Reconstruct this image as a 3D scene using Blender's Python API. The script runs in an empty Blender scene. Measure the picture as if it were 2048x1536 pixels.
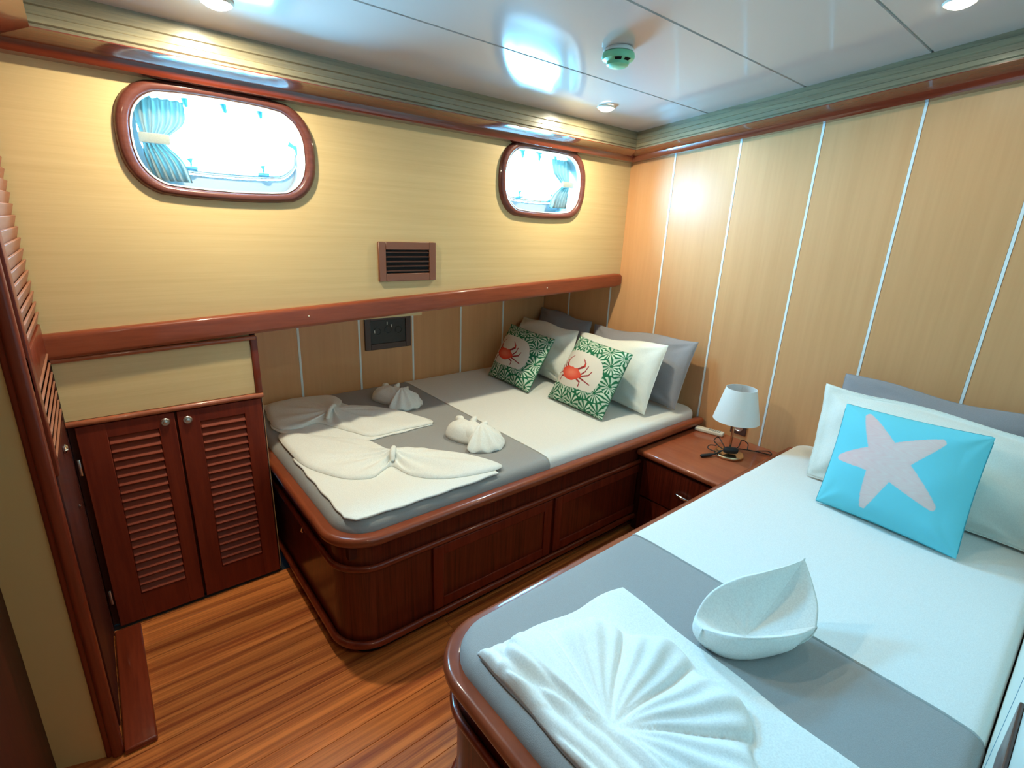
import bpy, bmesh, math, random
import numpy as np
from mathutils import Vector, Matrix
random.seed(7)
sc = bpy.context.scene
COL = sc.collection
PI = math.pi

# ---------------------------------------------------------------- camera
CR = ((0.77515, -0.630465, 0.04069), (-0.157286, -0.254958, -0.954074), (0.611885, 0.733151, -0.296794))
cam = bpy.data.cameras.new('camera')
camo = bpy.data.objects.new('camera', cam)
COL.objects.link(camo)
cam.sensor_width = 36.0
cam.lens = 1005.88 / 2048 * 36.0
cam.clip_start = 0.02
M = Matrix((
    (CR[0][0], -CR[1][0], -CR[2][0], 0.0),
    (CR[0][1], -CR[1][1], -CR[2][1], 0.0),
    (CR[0][2], -CR[1][2], -CR[2][2], 1.55),
    (0, 0, 0, 1)))
camo.matrix_world = M
sc.camera = camo

# ---------------------------------------------------------------- world, daylight, exposure
w = bpy.data.worlds.new('sky')
sc.world = w
w.use_nodes = True
wn = w.node_tree
bg = wn.nodes['Background']
bg.inputs[0].default_value = (0.15, 0.56, 0.92, 1)
bg.inputs[1].default_value = 230.0

def area(name, loc, rot, size, size_y, power, color, portal=False, shape='RECTANGLE', spread=None):
    l = bpy.data.lights.new(name, 'AREA')
    l.shape = shape
    l.size = size
    if shape in ('RECTANGLE', 'ELLIPSE'):
        l.size_y = size_y
    l.energy = power
    l.color = color
    if spread: l.spread = spread
    o = bpy.data.objects.new(name, l)
    o.location = loc
    o.rotation_euler = rot
    COL.objects.link(o)
    if portal:
        l.cycles.is_portal = True
    return o

# portals at the two portholes guide the sky light in
area('porthole_portal', (0.45, 2.30, 1.823), (-PI / 2, 0, 0), 0.54, 0.30, 1, (1, 1, 1), True)
area('porthole_portal', (2.00, 2.30, 1.826), (-PI / 2, 0, 0), 0.54, 0.30, 1, (1, 1, 1), True)
LAMP = (1.0, 0.93, 0.68)

sc.view_settings.view_transform = 'Standard'
sc.view_settings.look = 'None'
sc.view_settings.gamma = 1
sc.view_settings.use_curve_mapping = False
sc.view_settings.exposure = 0.0

# ---------------------------------------------------------------- materials
MATS = {}
def mat(name, color, rough=0.5, coat=0.0, metal=0.0, spec=0.5, bump=None, emit=None, sheen=0.0, trans=None):
    m = bpy.data.materials.new(name)
    m.use_nodes = True
    nt = m.node_tree
    b = nt.nodes['Principled BSDF']
    b.inputs['Base Color'].default_value = (*color, 1)
    b.inputs['Roughness'].default_value = rough
    b.inputs['Metallic'].default_value = metal
    b.inputs['Coat Weight'].default_value = coat
    b.inputs['Coat Roughness'].default_value = 0.08
    b.inputs['Specular IOR Level'].default_value = spec
    b.inputs['Sheen Weight'].default_value = sheen
    if emit:
        b.inputs['Emission Color'].default_value = (*emit[0], 1)
        b.inputs['Emission Strength'].default_value = emit[1]
    if bump:
        scale, strength, dist = bump
        tc = nt.nodes.new('ShaderNodeTexCoord')
        n = nt.nodes.new('ShaderNodeTexNoise')
        n.inputs['Scale'].default_value = scale
        n.inputs['Detail'].default_value = 4
        bp = nt.nodes.new('ShaderNodeBump')
        bp.inputs['Strength'].default_value = strength
        bp.inputs['Distance'].default_value = dist
        nt.links.new(tc.outputs['Object'], n.inputs['Vector'])
        nt.links.new(n.outputs['Fac'], bp.inputs['Height'])
        nt.links.new(bp.outputs['Normal'], b.inputs['Normal'])
    MATS[name] = m
    return m

def wood(name, c1, c2, stretch, rough=0.35, coat=0.0, vary=0.0, contrast=(0.35, 0.65), bump=0.0, spec=0.5, fine=0.5):
    """long-grain veneer: noise squeezed across the grain; stretch = scale per axis"""
    m = bpy.data.materials.new(name)
    m.use_nodes = True
    nt = m.node_tree
    b = nt.nodes['Principled BSDF']
    tc = nt.nodes.new('ShaderNodeTexCoord')
    mp = nt.nodes.new('ShaderNodeMapping')
    mp.inputs['Scale'].default_value = stretch
    n1 = nt.nodes.new('ShaderNodeTexNoise')
    n1.inputs['Scale'].default_value = 1.0
    n1.inputs['Detail'].default_value = 6
    n1.inputs['Roughness'].default_value = 0.6
    mp2 = nt.nodes.new('ShaderNodeMapping')
    mp2.inputs['Scale'].default_value = tuple(s * 5 for s in stretch)
    n2 = nt.nodes.new('ShaderNodeTexNoise')
    n2.inputs['Scale'].default_value = 1.0
    n2.inputs['Detail'].default_value = 3
    mx = nt.nodes.new('ShaderNodeMix')
    mx.data_type = 'FLOAT'
    mx.inputs[0].default_value = fine * 0.6
    rp = nt.nodes.new('ShaderNodeValToRGB')
    rp.color_ramp.elements[0].position = contrast[0]
    rp.color_ramp.elements[1].position = contrast[1]
    rp.color_ramp.elements[0].color = (*c2, 1)
    rp.color_ramp.elements[1].color = (*c1, 1)
    L = nt.links.new
    add = nt.nodes.new('ShaderNodeVectorMath')
    add.operation = 'ADD'
    oi = nt.nodes.new('ShaderNodeObjectInfo')
    mul = nt.nodes.new('ShaderNodeMath')
    mul.operation = 'MULTIPLY'
    mul.inputs[1].default_value = 37.0 if vary else 0.0
    L(oi.outputs['Random'], mul.inputs[0])
    L(tc.outputs['Object'], add.inputs[0])
    L(mul.outputs[0], add.inputs[1])
    L(add.outputs[0], mp.inputs['Vector'])
    L(add.outputs[0], mp2.inputs['Vector'])
    L(mp.outputs[0], n1.inputs['Vector'])
    L(mp2.outputs[0], n2.inputs['Vector'])
    L(n1.outputs['Fac'], mx.inputs[2])
    L(n2.outputs['Fac'], mx.inputs[3])
    L(mx.outputs[0], rp.inputs['Fac'])
    hsv = nt.nodes.new('ShaderNodeHueSaturation')
    mr = nt.nodes.new('ShaderNodeMapRange')
    mr.inputs['To Min'].default_value = 1 - vary
    mr.inputs['To Max'].default_value = 1 + vary
    L(oi.outputs['Random'], mr.inputs['Value'])
    L(mr.outputs[0], hsv.inputs['Value'])
    L(rp.outputs[0], hsv.inputs['Color'])
    L(hsv.outputs[0], b.inputs['Base Color'])
    b.inputs['Roughness'].default_value = rough
    b.inputs['Coat Weight'].default_value = coat
    b.inputs['Coat Roughness'].default_value = 0.07
    b.inputs['Specular IOR Level'].default_value = spec
    if bump:
        bp = nt.nodes.new('ShaderNodeBump')
        bp.inputs['Strength'].default_value = bump
        bp.inputs['Distance'].default_value = 0.002
        L(mx.outputs[0], bp.inputs['Height'])
        L(bp.outputs[0], b.inputs['Normal'])
    MATS[name] = m
    return m

wood('maple_h', (0.72, 0.51, 0.25), (0.63, 0.43, 0.20), (1.2, 30, 55), rough=0.42, spec=0.35, contrast=(0.3, 0.7))
wood('maple_v', (0.74, 0.385, 0.175), (0.66, 0.33, 0.14), (22, 16, 0.7), rough=0.36, vary=0.05, spec=0.35, contrast=(0.3, 0.7))
MAH1, MAH2 = (0.225, 0.034, 0.012), (0.125, 0.017, 0.006)
wood('mahogany_x', MAH1, MAH2, (1.5, 26, 26), rough=0.35, coat=0.5, spec=0.2)
wood('mahogany_y', MAH1, MAH2, (26, 1.5, 26), rough=0.35, coat=0.5, spec=0.2)
wood('mahogany_gloss_x', MAH1, MAH2, (1.5, 26, 26), rough=0.25, coat=1.0, spec=0.5)
wood('mahogany_gloss_y', MAH1, MAH2, (26, 1.5, 26), rough=0.25, coat=1.0, spec=0.5)
wood('ring_wood', (0.17, 0.048, 0.032), (0.10, 0.028, 0.020), (1.5, 26, 26), rough=0.35, coat=0.5, spec=0.2)
wood('mahogany_z', MAH1, MAH2, (26, 26, 1.5), rough=0.4, coat=0.25, spec=0.2)
wood('mahogany_veneer', (0.145, 0.020, 0.008), (0.055, 0.007, 0.003), (90, 90, 2.2), rough=0.35, coat=0.3, contrast=(0.35, 0.62), spec=0.2)
wood('mahogany_door', (0.20, 0.026, 0.009), (0.12, 0.013, 0.005), (30, 30, 2.0), rough=0.5, coat=0.0, spec=0.2)
wood('mahogany_slat', (0.27, 0.044, 0.016), (0.18, 0.025, 0.009), (2.0, 30, 30), rough=0.5, coat=0.0, spec=0.2)
wood('mahogany_dark', (0.085, 0.016, 0.008), (0.045, 0.008, 0.004), (24, 24, 1.5), rough=0.5, coat=0.0, spec=0.2)
wood('mahogany_rail', (0.30, 0.066, 0.024), (0.19, 0.038, 0.014), (4, 4, 20), rough=0.35, coat=0.55, spec=0.2)
wood('mahogany_top', (0.40, 0.105, 0.042), (0.30, 0.070, 0.028), (14, 1.2, 14), rough=0.35, coat=0.5, spec=0.25)
wood('louvre_wood', (0.40, 0.17, 0.10), (0.28, 0.10, 0.055), (14, 1.2, 14), rough=0.5, coat=0.0, spec=0.2)
wood('ledge_wood', (0.31, 0.068, 0.027), (0.20, 0.040, 0.015), (2.0, 22, 22), rough=0.4, coat=0.3, spec=0.2)
wood('olive_wood_x', (0.30, 0.25, 0.15), (0.19, 0.155, 0.095), (1.2, 40, 60), rough=0.3, coat=0.6)
wood('olive_wood_y', (0.30, 0.25, 0.15), (0.19, 0.155, 0.095), (40, 1.2, 60), rough=0.3, coat=0.6)
wood('floor_wood', (0.78, 0.235, 0.055), (0.30, 0.062, 0.017), (0.9, 42, 20), rough=0.4, coat=0.2, vary=0.18, contrast=(0.38, 0.60), fine=0.25, spec=0.25)
mat('ceiling_paint', (0.60, 0.50, 0.46), rough=0.11, coat=0.0)
mat('ceiling_joint', (0.36, 0.38, 0.36), rough=0.5)
mat('white_strip', (0.85, 0.90, 0.90), rough=0.3)
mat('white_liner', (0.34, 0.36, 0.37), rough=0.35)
mat('cream_panel', (0.66, 0.42, 0.17), rough=0.6, bump=(300, 0.15, 0.001))
mat('pale_panel', (0.70, 0.70, 0.60), rough=0.35)
mat('dark_gap', (0.006, 0.004, 0.004), rough=0.8)
mat('brown_plastic', (0.22, 0.075, 0.038), rough=0.35)
mat('dark_plastic', (0.012, 0.010, 0.010), rough=0.35)
mat('dark_brown_plastic', (0.075, 0.035, 0.028), rough=0.35)
mat('chrome', (0.85, 0.85, 0.85), rough=0.12, metal=1.0)
mat('satin_metal', (0.65, 0.63, 0.58), rough=0.3, metal=1.0)
mat('brass', (0.70, 0.52, 0.32), rough=0.25, metal=1.0)
mat('blue_steel', (0.10, 0.30, 0.42), rough=0.35)
mat('black_rubber', (0.012, 0.012, 0.012), rough=0.5)
mat('remote_white', (0.78, 0.74, 0.62), rough=0.4)
mat('green_plastic', (0.22, 0.62, 0.36), rough=0.3)
mat('white_plastic', (0.75, 0.78, 0.76), rough=0.35)
mat('lens_lit', (1, 1, 1), rough=0.5, emit=((1.0, 0.93, 0.75), 14.0))
mat('fixture_ring', (0.82, 0.80, 0.70), rough=0.3)

def fabric(name, color, scale=1.0, weave=420, wstr=0.25, wr=0.4, rough=0.9):
    m = bpy.data.materials.new(name)
    m.use_nodes = True
    nt = m.node_tree
    b = nt.nodes['Principled BSDF']
    L = nt.links.new
    b.inputs['Roughness'].default_value = rough
    b.inputs['Specular IOR Level'].default_value = 0.2
    b.inputs['Sheen Weight'].default_value = 0.15
    tc = nt.nodes.new('ShaderNodeTexCoord')
    n = nt.nodes.new('ShaderNodeTexNoise')
    n.inputs['Scale'].default_value = weave
    n.inputs['Detail'].default_value = 2
    n3 = nt.nodes.new('ShaderNodeTexNoise')
    n3.inputs['Scale'].default_value = 7
    n3.inputs['Detail'].default_value = 3
    L(tc.outputs['Object'], n.inputs['Vector'])
    L(tc.outputs['Object'], n3.inputs['Vector'])
    b1 = nt.nodes.new('ShaderNodeBump')
    b1.inputs['Strength'].default_value = wstr
    b1.inputs['Distance'].default_value = 0.0008
    b2 = nt.nodes.new('ShaderNodeBump')
    b2.inputs['Strength'].default_value = wr
    b2.inputs['Distance'].default_value = 0.012
    L(n.outputs['Fac'], b1.inputs['Height'])
    L(n3.outputs['Fac'], b2.inputs['Height'])
    L(b2.outputs[0], b1.inputs['Normal'])
    L(b1.outputs[0], b.inputs['Normal'])
    mx = nt.nodes.new('ShaderNodeMix')
    mx.data_type = 'RGBA'
    mx.inputs[6].default_value = (*[c * 0.82 for c in color], 1)
    mx.inputs[7].default_value = (*[min(1, c * 1.12) for c in color], 1)
    L(n.outputs['Fac'], mx.inputs[0])
    L(mx.outputs[2], b.inputs['Base Color'])
    MATS[name] = m
    return m

fabric('sheet_white', (0.80, 0.80, 0.76), wr=0.15, wstr=0.1)
fabric('pillow_white', (0.80, 0.81, 0.74), wr=0.6, wstr=0.1)
fabric('towel_white', (0.86, 0.86, 0.81), weave=260, wstr=0.5, wr=0.4)
fabric('blanket_grey', (0.34, 0.335, 0.325), weave=500, wstr=0.6, wr=0.2)
fabric('pillow_grey', (0.30, 0.285, 0.295), wr=0.7)
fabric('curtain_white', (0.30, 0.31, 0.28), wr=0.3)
fabric('shade_white', (0.82, 0.84, 0.82), weave=900, wstr=0.2, wr=0.0)

def vcol_mat(name):
    m = bpy.data.materials.new(name)
    m.use_nodes = True
    nt = m.node_tree
    b = nt.nodes['Principled BSDF']
    b.inputs['Roughness'].default_value = 0.85
    b.inputs['Specular IOR Level'].default_value = 0.2
    a = nt.nodes.new('ShaderNodeAttribute')
    a.attribute_name = 'print'
    nt.links.new(a.outputs['Color'], b.inputs['Base Color'])
    MATS[name] = m
vcol_mat('printed_fabric')

def glass():
    m = bpy.data.materials.new('window_glass')
    m.use_nodes = True
    nt = m.node_tree
    nt.nodes.remove(nt.nodes['Principled BSDF'])
    out = nt.nodes['Material Output']
    t = nt.nodes.new('ShaderNodeBsdfTransparent')
    t.inputs[0].default_value = (0.92, 0.97, 0.98, 1)
    g = nt.nodes.new('ShaderNodeBsdfGlossy')
    g.inputs['Roughness'].default_value = 0.02
    mx = nt.nodes.new('ShaderNodeMixShader')
    mx.inputs[0].default_value = 0.04
    nt.links.new(t.outputs[0], mx.inputs[1])
    nt.links.new(g.outputs[0], mx.inputs[2])
    nt.links.new(mx.outputs[0], out.inputs[0])
    MATS['window_glass'] = m
glass()

# ---------------------------------------------------------------- helpers
def mesh_obj(name, verts, faces, m, parent=None, smooth=False, angle=40):
    me = bpy.data.meshes.new(name)
    me.from_pydata([tuple(v) for v in verts], [], faces)
    me.update()
    return link_mesh(name, me, m, parent, smooth, angle)

def link_mesh(name, me, m, parent=None, smooth=False, angle=40):
    if m: me.materials.append(MATS[m])
    o = bpy.data.objects.new(name, me)
    COL.objects.link(o)
    if parent is not None:
        o.parent = parent
        o.matrix_parent_inverse = parent.matrix_basis.inverted()
    if smooth:
        for p in me.polygons: p.use_smooth = True
        if angle:
            me.set_sharp_from_angle(angle=math.radians(angle))
    return o

def bm_obj(name, bm, m, parent=None, smooth=False, angle=40, recalc=True):
    if recalc: bmesh.ops.recalc_face_normals(bm, faces=bm.faces)
    me = bpy.data.meshes.new(name)
    bm.to_mesh(me)
    bm.free()
    return link_mesh(name, me, m, parent, smooth, angle)

def add_box(bm, x0, x1, y0, y1, z0, z1, bevel=0.0, seg=2, mtx=None):
    r = bmesh.ops.create_cube(bm, size=1)
    vs = r['verts']
    for v in vs:
        v.co = Vector(((x0 + x1) / 2 + v.co.x * (x1 - x0), (y0 + y1) / 2 + v.co.y * (y1 - y0), (z0 + z1) / 2 + v.co.z * (z1 - z0)))
    if bevel:
        es = list({e for v in vs for e in v.link_edges})
        r2 = bmesh.ops.bevel(bm, geom=es, offset=bevel, segments=seg, affect='EDGES', profile=0.5)
        vs = list({v for f in r2['faces'] for v in f.verts} | {v for v in vs if v.is_valid})
    if mtx:
        bmesh.ops.transform(bm, matrix=mtx, verts=vs)
    return vs

def box(name, x0, x1, y0, y1, z0, z1, m, parent=None, bevel=0.0, seg=2, mtx=None):
    bm = bmesh.new()
    add_box(bm, x0, x1, y0, y1, z0, z1, bevel, seg, mtx)
    return bm_obj(name, bm, m, parent, smooth=bevel > 0)

def add_tube(bm, pts, r, n=8, caps=True):
    pts = [Vector(p) for p in pts]
    rr = r if isinstance(r, (list, tuple)) else [r] * len(pts)
    rings = []
    prev = None
    for i, p in enumerate(pts):
        t = (pts[min(i + 1, len(pts) - 1)] - pts[max(i - 1, 0)]).normalized()
        if prev is None:
            a = Vector((0, 0, 1)) if abs(t.z) < 0.9 else Vector((1, 0, 0))
            u = t.cross(a).normalized()
        else:
            u = (prev - t * prev.dot(t)).normalized()
        prev = u
        v = t.cross(u)
        rings.append([bm.verts.new(p + (u * math.cos(2 * PI * k / n) + v * math.sin(2 * PI * k / n)) * rr[i]) for k in range(n)])
    for a, b in zip(rings, rings[1:]):
        for k in range(n):
            bm.faces.new((a[k], a[(k + 1) % n], b[(k + 1) % n], b[k]))
    if caps:
        bm.faces.new(rings[0][::-1])
        bm.faces.new(rings[-1])

def add_lathe(bm, prof, center, n=32, axis='z', cap0=True, cap1=True, flip=False):
    rings = []
    cx, cy, cz = center
    for r, h in prof:
        ring = []
        for k in range(n):
            a = 2 * PI * k / n
            if axis == 'z': p = (cx + r * math.cos(a), cy + r * math.sin(a), cz + h)
            elif axis == 'y': p = (cx + r * math.cos(a), cy + h, cz + r * math.sin(a))
            else: p = (cx + h, cy + r * math.cos(a), cz + r * math.sin(a))
            ring.append(bm.verts.new(p))
        rings.append(ring)
    for a, b in zip(rings, rings[1:]):
        for k in range(n):
            bm.faces.new((a[k], a[(k + 1) % n], b[(k + 1) % n], b[k]))
    if cap0: bm.faces.new(rings[0][::-1])
    if cap1: bm.faces.new(rings[-1])

def lathe(name, prof, center, m, parent=None, n=32, axis='z', cap0=True, cap1=True):
    bm = bmesh.new()
    add_lathe(bm, prof, center, n, axis, cap0, cap1)
    return bm_obj(name, bm, m, parent, smooth=True)

def tag(o, label=None, cat=None, group=None, kind=None):
    if label: o['label'] = label
    if cat: o['category'] = cat
    if group: o['group'] = group
    if kind: o['kind'] = kind
    return o

def thing(name, loc, label, cat, group=None):
    o = bpy.data.objects.new(name, None)
    o.empty_display_size = 0.05
    o.location = loc
    COL.objects.link(o)
    bpy.context.view_layer.update
    o.matrix_basis = Matrix.Translation(Vector(loc))
    return tag(o, label, cat, group)

def struct(o, label=None):
    o['kind'] = 'structure'
    if label: o['label'] = label
    return o

def struct_empty(name, label=None):
    o = bpy.data.objects.new(name, None)
    COL.objects.link(o)
    return struct(o, label)

def sweep(bm, path, normals, profile, closed_profile=True, caps=True):
    """path: 2D points; normals: outward 2D (mitred); profile: (outward, z)"""
    rings = []
    for (px, py), (nx, ny) in zip(path, normals):
        rings.append([bm.verts.new((px + nx * o, py + ny * o, z)) for o, z in profile])
    n = len(profile)
    rng = range(n) if closed_profile else range(n - 1)
    for a, b in zip(rings, rings[1:]):
        for k in rng:
            bm.faces.new((a[k], a[(k + 1) % n], b[(k + 1) % n], b[k]))
    if caps and closed_profile:
        bm.faces.new(rings[0][::-1])
        bm.faces.new(rings[-1])

def round_profile(o0, o1, z0, z1, r, n=4):
    """rounded rectangle in (outward, z)"""
    pts = []
    for cx, cz, a0 in ((o1 - r, z1 - r, 0), (o0 + r, z1 - r, PI / 2), (o0 + r, z0 + r, PI), (o1 - r, z0 + r, 1.5 * PI)):
        for k in range(n + 1):
            a = a0 + k / n * PI / 2
            pts.append((cx + r * math.cos(a), cz + r * math.sin(a)))
    return pts

def berth_path(xh, xf, ys, ye, r, s, n=14):
    """from the head (xh) along y=ys to the foot corner, then along x=xf to ye. s=+1 if bed lies at y>ys"""
    P, N = [], []
    k = 10
    for i in range(k):
        P.append((xh + (xf + r - xh) * i / k, ys)); N.append((0, -s))
    for i in range(n + 1):
        a = i / n * PI / 2
        nx, ny = -math.sin(a), -s * math.cos(a)
        P.append((xf + r + nx * r, ys + s * r + ny * r)); N.append((nx, ny))
    for i in range(1, k + 1):
        P.append((xf, ys + s * r + (ye - ys - s * r) * i / k)); N.append((-1, 0))
    return P, N

def copy_tree(o, parent=None):
    c = o.copy()
    COL.objects.link(c)
    if parent is not None: c.parent = parent
    for ch in list(o.children): copy_tree(ch, c)
    return c

# ================================================================= SETTING
XL, XR, YF, YR, YN = -0.153, 2.66, 2.139, 2.84, -0.0508
def ceil_z(y): return 2.10 + 0.10 * (2.02 - y)

# ---- floor
fl = struct(box('floor', -0.9, 2.75, -0.95, 2.95, -0.06, -0.004, 'dark_gap'), 'glossy striped hardwood cabin floor')
edges = [-0.95]
y = 2.15
ys = [y]
while y > -0.9:
    y -= 0.078
    ys.append(y)
for i in range(len(ys) - 1):
    y1, y0 = ys[i], ys[i + 1]
    for (a, b) in ((-0.9, 0.9 - 0.0), (0.9, 2.7)):
        box('plank', a + 0.0006, b - 0.0006, y0 + 0.0006, y1 - 0.0006, -0.02, 0.0, 'floor_wood', fl, bevel=0.0008, seg=1)

# ---- ceiling: sloping painted panels with grey joints
ce_bm = bmesh.new()
def slab_y(bm, x0, x1, y0, y1, dz0, dz1):
    vs = []
    for x in (x0, x1):
        for yy in (y0, y1):
            for dz in (dz0, dz1):
                vs.append(bm.verts.new((x, yy, ceil_z(yy) + dz)))
    for f in ((0, 1, 3, 2), (4, 6, 7, 5), (0, 4, 5, 1), (2, 3, 7, 6), (0, 2, 6, 4), (1, 5, 7, 3)):
        bm.faces.new([vs[i] for i in f])
slab_y(ce_bm, -0.9, 2.75, -0.95, 2.25, 0.006, 0.05)
ce = struct(bm_obj('ceiling', ce_bm, 'ceiling_joint'), 'glossy white cabin ceiling in long panels')
cy = [2.2, 1.592, 1.133, 0.696, 0.25, -0.2, -0.65, -0.95]
for y1, y0 in zip(cy, cy[1:]):
    bm = bmesh.new()
    slab_y(bm, -0.9, 2.75, y0 + 0.0045, y1 - 0.0045, 0.0, 0.006)
    bm_obj('ceiling_panel', bm, 'ceiling_paint', ce)

# ---- windows and the far (hull) wall
WIN = [dict(c=(0.431, 1.778), a=0.308, b=0.180, gc=(0.455, 1.823)), dict(c=(1.948, 1.787), a=0.308, b=0.186, gc=(1.99, 1.826))]
def stadium(cx, cz, a, b, n=48):
    pts = []
    s = a - b
    for k in range(n):
        t = 2 * PI * k / n
        c, q = math.cos(t), math.sin(t)
        e = 2.5
        # superellipse-flavoured stadium
        px = b * (abs(c) ** (2 / e)) * (1 if c >= 0 else -1)
        pz = b * (abs(q) ** (2 / e)) * (1 if q >= 0 else -1)
        wgt = min(1, abs(c) / 0.35)
        pts.append((cx + px + s * (1 if c >= 0 else -1) * wgt, cz + pz))
    return pts

def plate_with_hole(bm, x0, x1, z0, z1, hole, yf, yb):
    """rectangular plate in the xz plane with one oval hole; yf front, yb back"""
    n = len(hole)
    cx = sum(p[0] for p in hole) / n
    cz = sum(p[1] for p in hole) / n
    out = []
    for (hx, hz) in hole:
        dx, dz = hx - cx, hz - cz
        t = 1e9
        if dx > 1e-9: t = min(t, (x1 - cx) / dx)
        if dx < -1e-9: t = min(t, (x0 - cx) / dx)
        if dz > 1e-9: t = min(t, (z1 - cz) / dz)
        if dz < -1e-9: t = min(t, (z0 - cz) / dz)
        out.append([cx + dx * t, cz + dz * t])
    # snap the nearest ray to each corner
    for qx, qz in ((x0, z0), (x0, z1), (x1, z0), (x1, z1)):
        k = min(range(n), key=lambda i: (out[i][0] - qx) ** 2 + (out[i][1] - qz) ** 2)
        out[k] = [qx, qz]
    A = [bm.verts.new((p[0], yf, p[1])) for p in hole]
    B = [bm.verts.new((p[0], yf, p[1])) for p in out]
    A2 = [bm.verts.new((p[0], yb, p[1])) for p in hole]
    B2 = [bm.verts.new((p[0], yb, p[1])) for p in out]
    for k in range(n):
        j = (k + 1) % n
        bm.faces.new((A[k], A[j], B[j], B[k]))
        bm.faces.new((A2[k], B2[k], B2[j], A2[j]))
        bm.faces.new((A[k], A2[k], A2[j], A[j]))
        bm.faces.new((B[k], B[j], B2[j], B2[k]))

bm = bmesh.new()
zt = 2.15
def hole_pts(wd, shrink=0.02): return stadium(wd['c'][0], wd['c'][1], wd['a'] - shrink, wd['b'] - shrink)
plate_with_hole(bm, XL - 0.2, 1.2, 1.13, zt, hole_pts(WIN[0]), YF, YF + 0.03)
plate_with_hole(bm, 1.2, XR + 0.05, 1.212, zt, hole_pts(WIN[1]), YF, YF + 0.03)
wf = struct(bm_obj('wall_far', bm, 'maple_h', recalc=True), 'pale wood veneer hull wall with two portholes')
# hull skin behind the liners (keeps outside light out)
bm = bmesh.new()
plate_with_hole(bm, XL - 0.25, 1.2, 1.165, 2.3, stadium(*WIN[0]['gc'], 0.268, 0.146), 2.275, 2.292)
plate_with_hole(bm, 1.2, XR + 0.1, 1.235, 2.3, stadium(*WIN[1]['gc'], 0.268, 0.146), 2.275, 2.292)
bm_obj('hull_skin', bm, 'white_liner', wf)

def oval_band(name, outer, inner, y0, y1, m, parent, crown=0.0):
    """ring between two ovals; crown raises the middle towards the room"""
    bm = bmesh.new()
    n = len(outer)
    rows = []
    K = 6
    rows.append([bm.verts.new((p[0], y1, p[1])) for p in outer])
    for k in range(K + 1):
        t = k / K
        yy = y0 - crown * math.sin(PI * t) ** 0.7 if crown else y0
        if crown and k in (0, K): yy = y0 + 0.004
        rows.append([bm.verts.new((o[0] + (i[0] - o[0]) * t, yy, o[1] + (i[1] - o[1]) * t)) for o, i in zip(outer, inner)])
    rows.append([bm.verts.new((p[0], y1, p[1])) for p in inner])
    for a, b in zip(rows, rows[1:] + rows[:1]):
        for k in range(n):
            j = (k + 1) % n
            bm.faces.new((a[k], a[j], b[j], b[k]))
    return bm_obj(name, bm, m, parent, smooth=True, angle=50)

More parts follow.
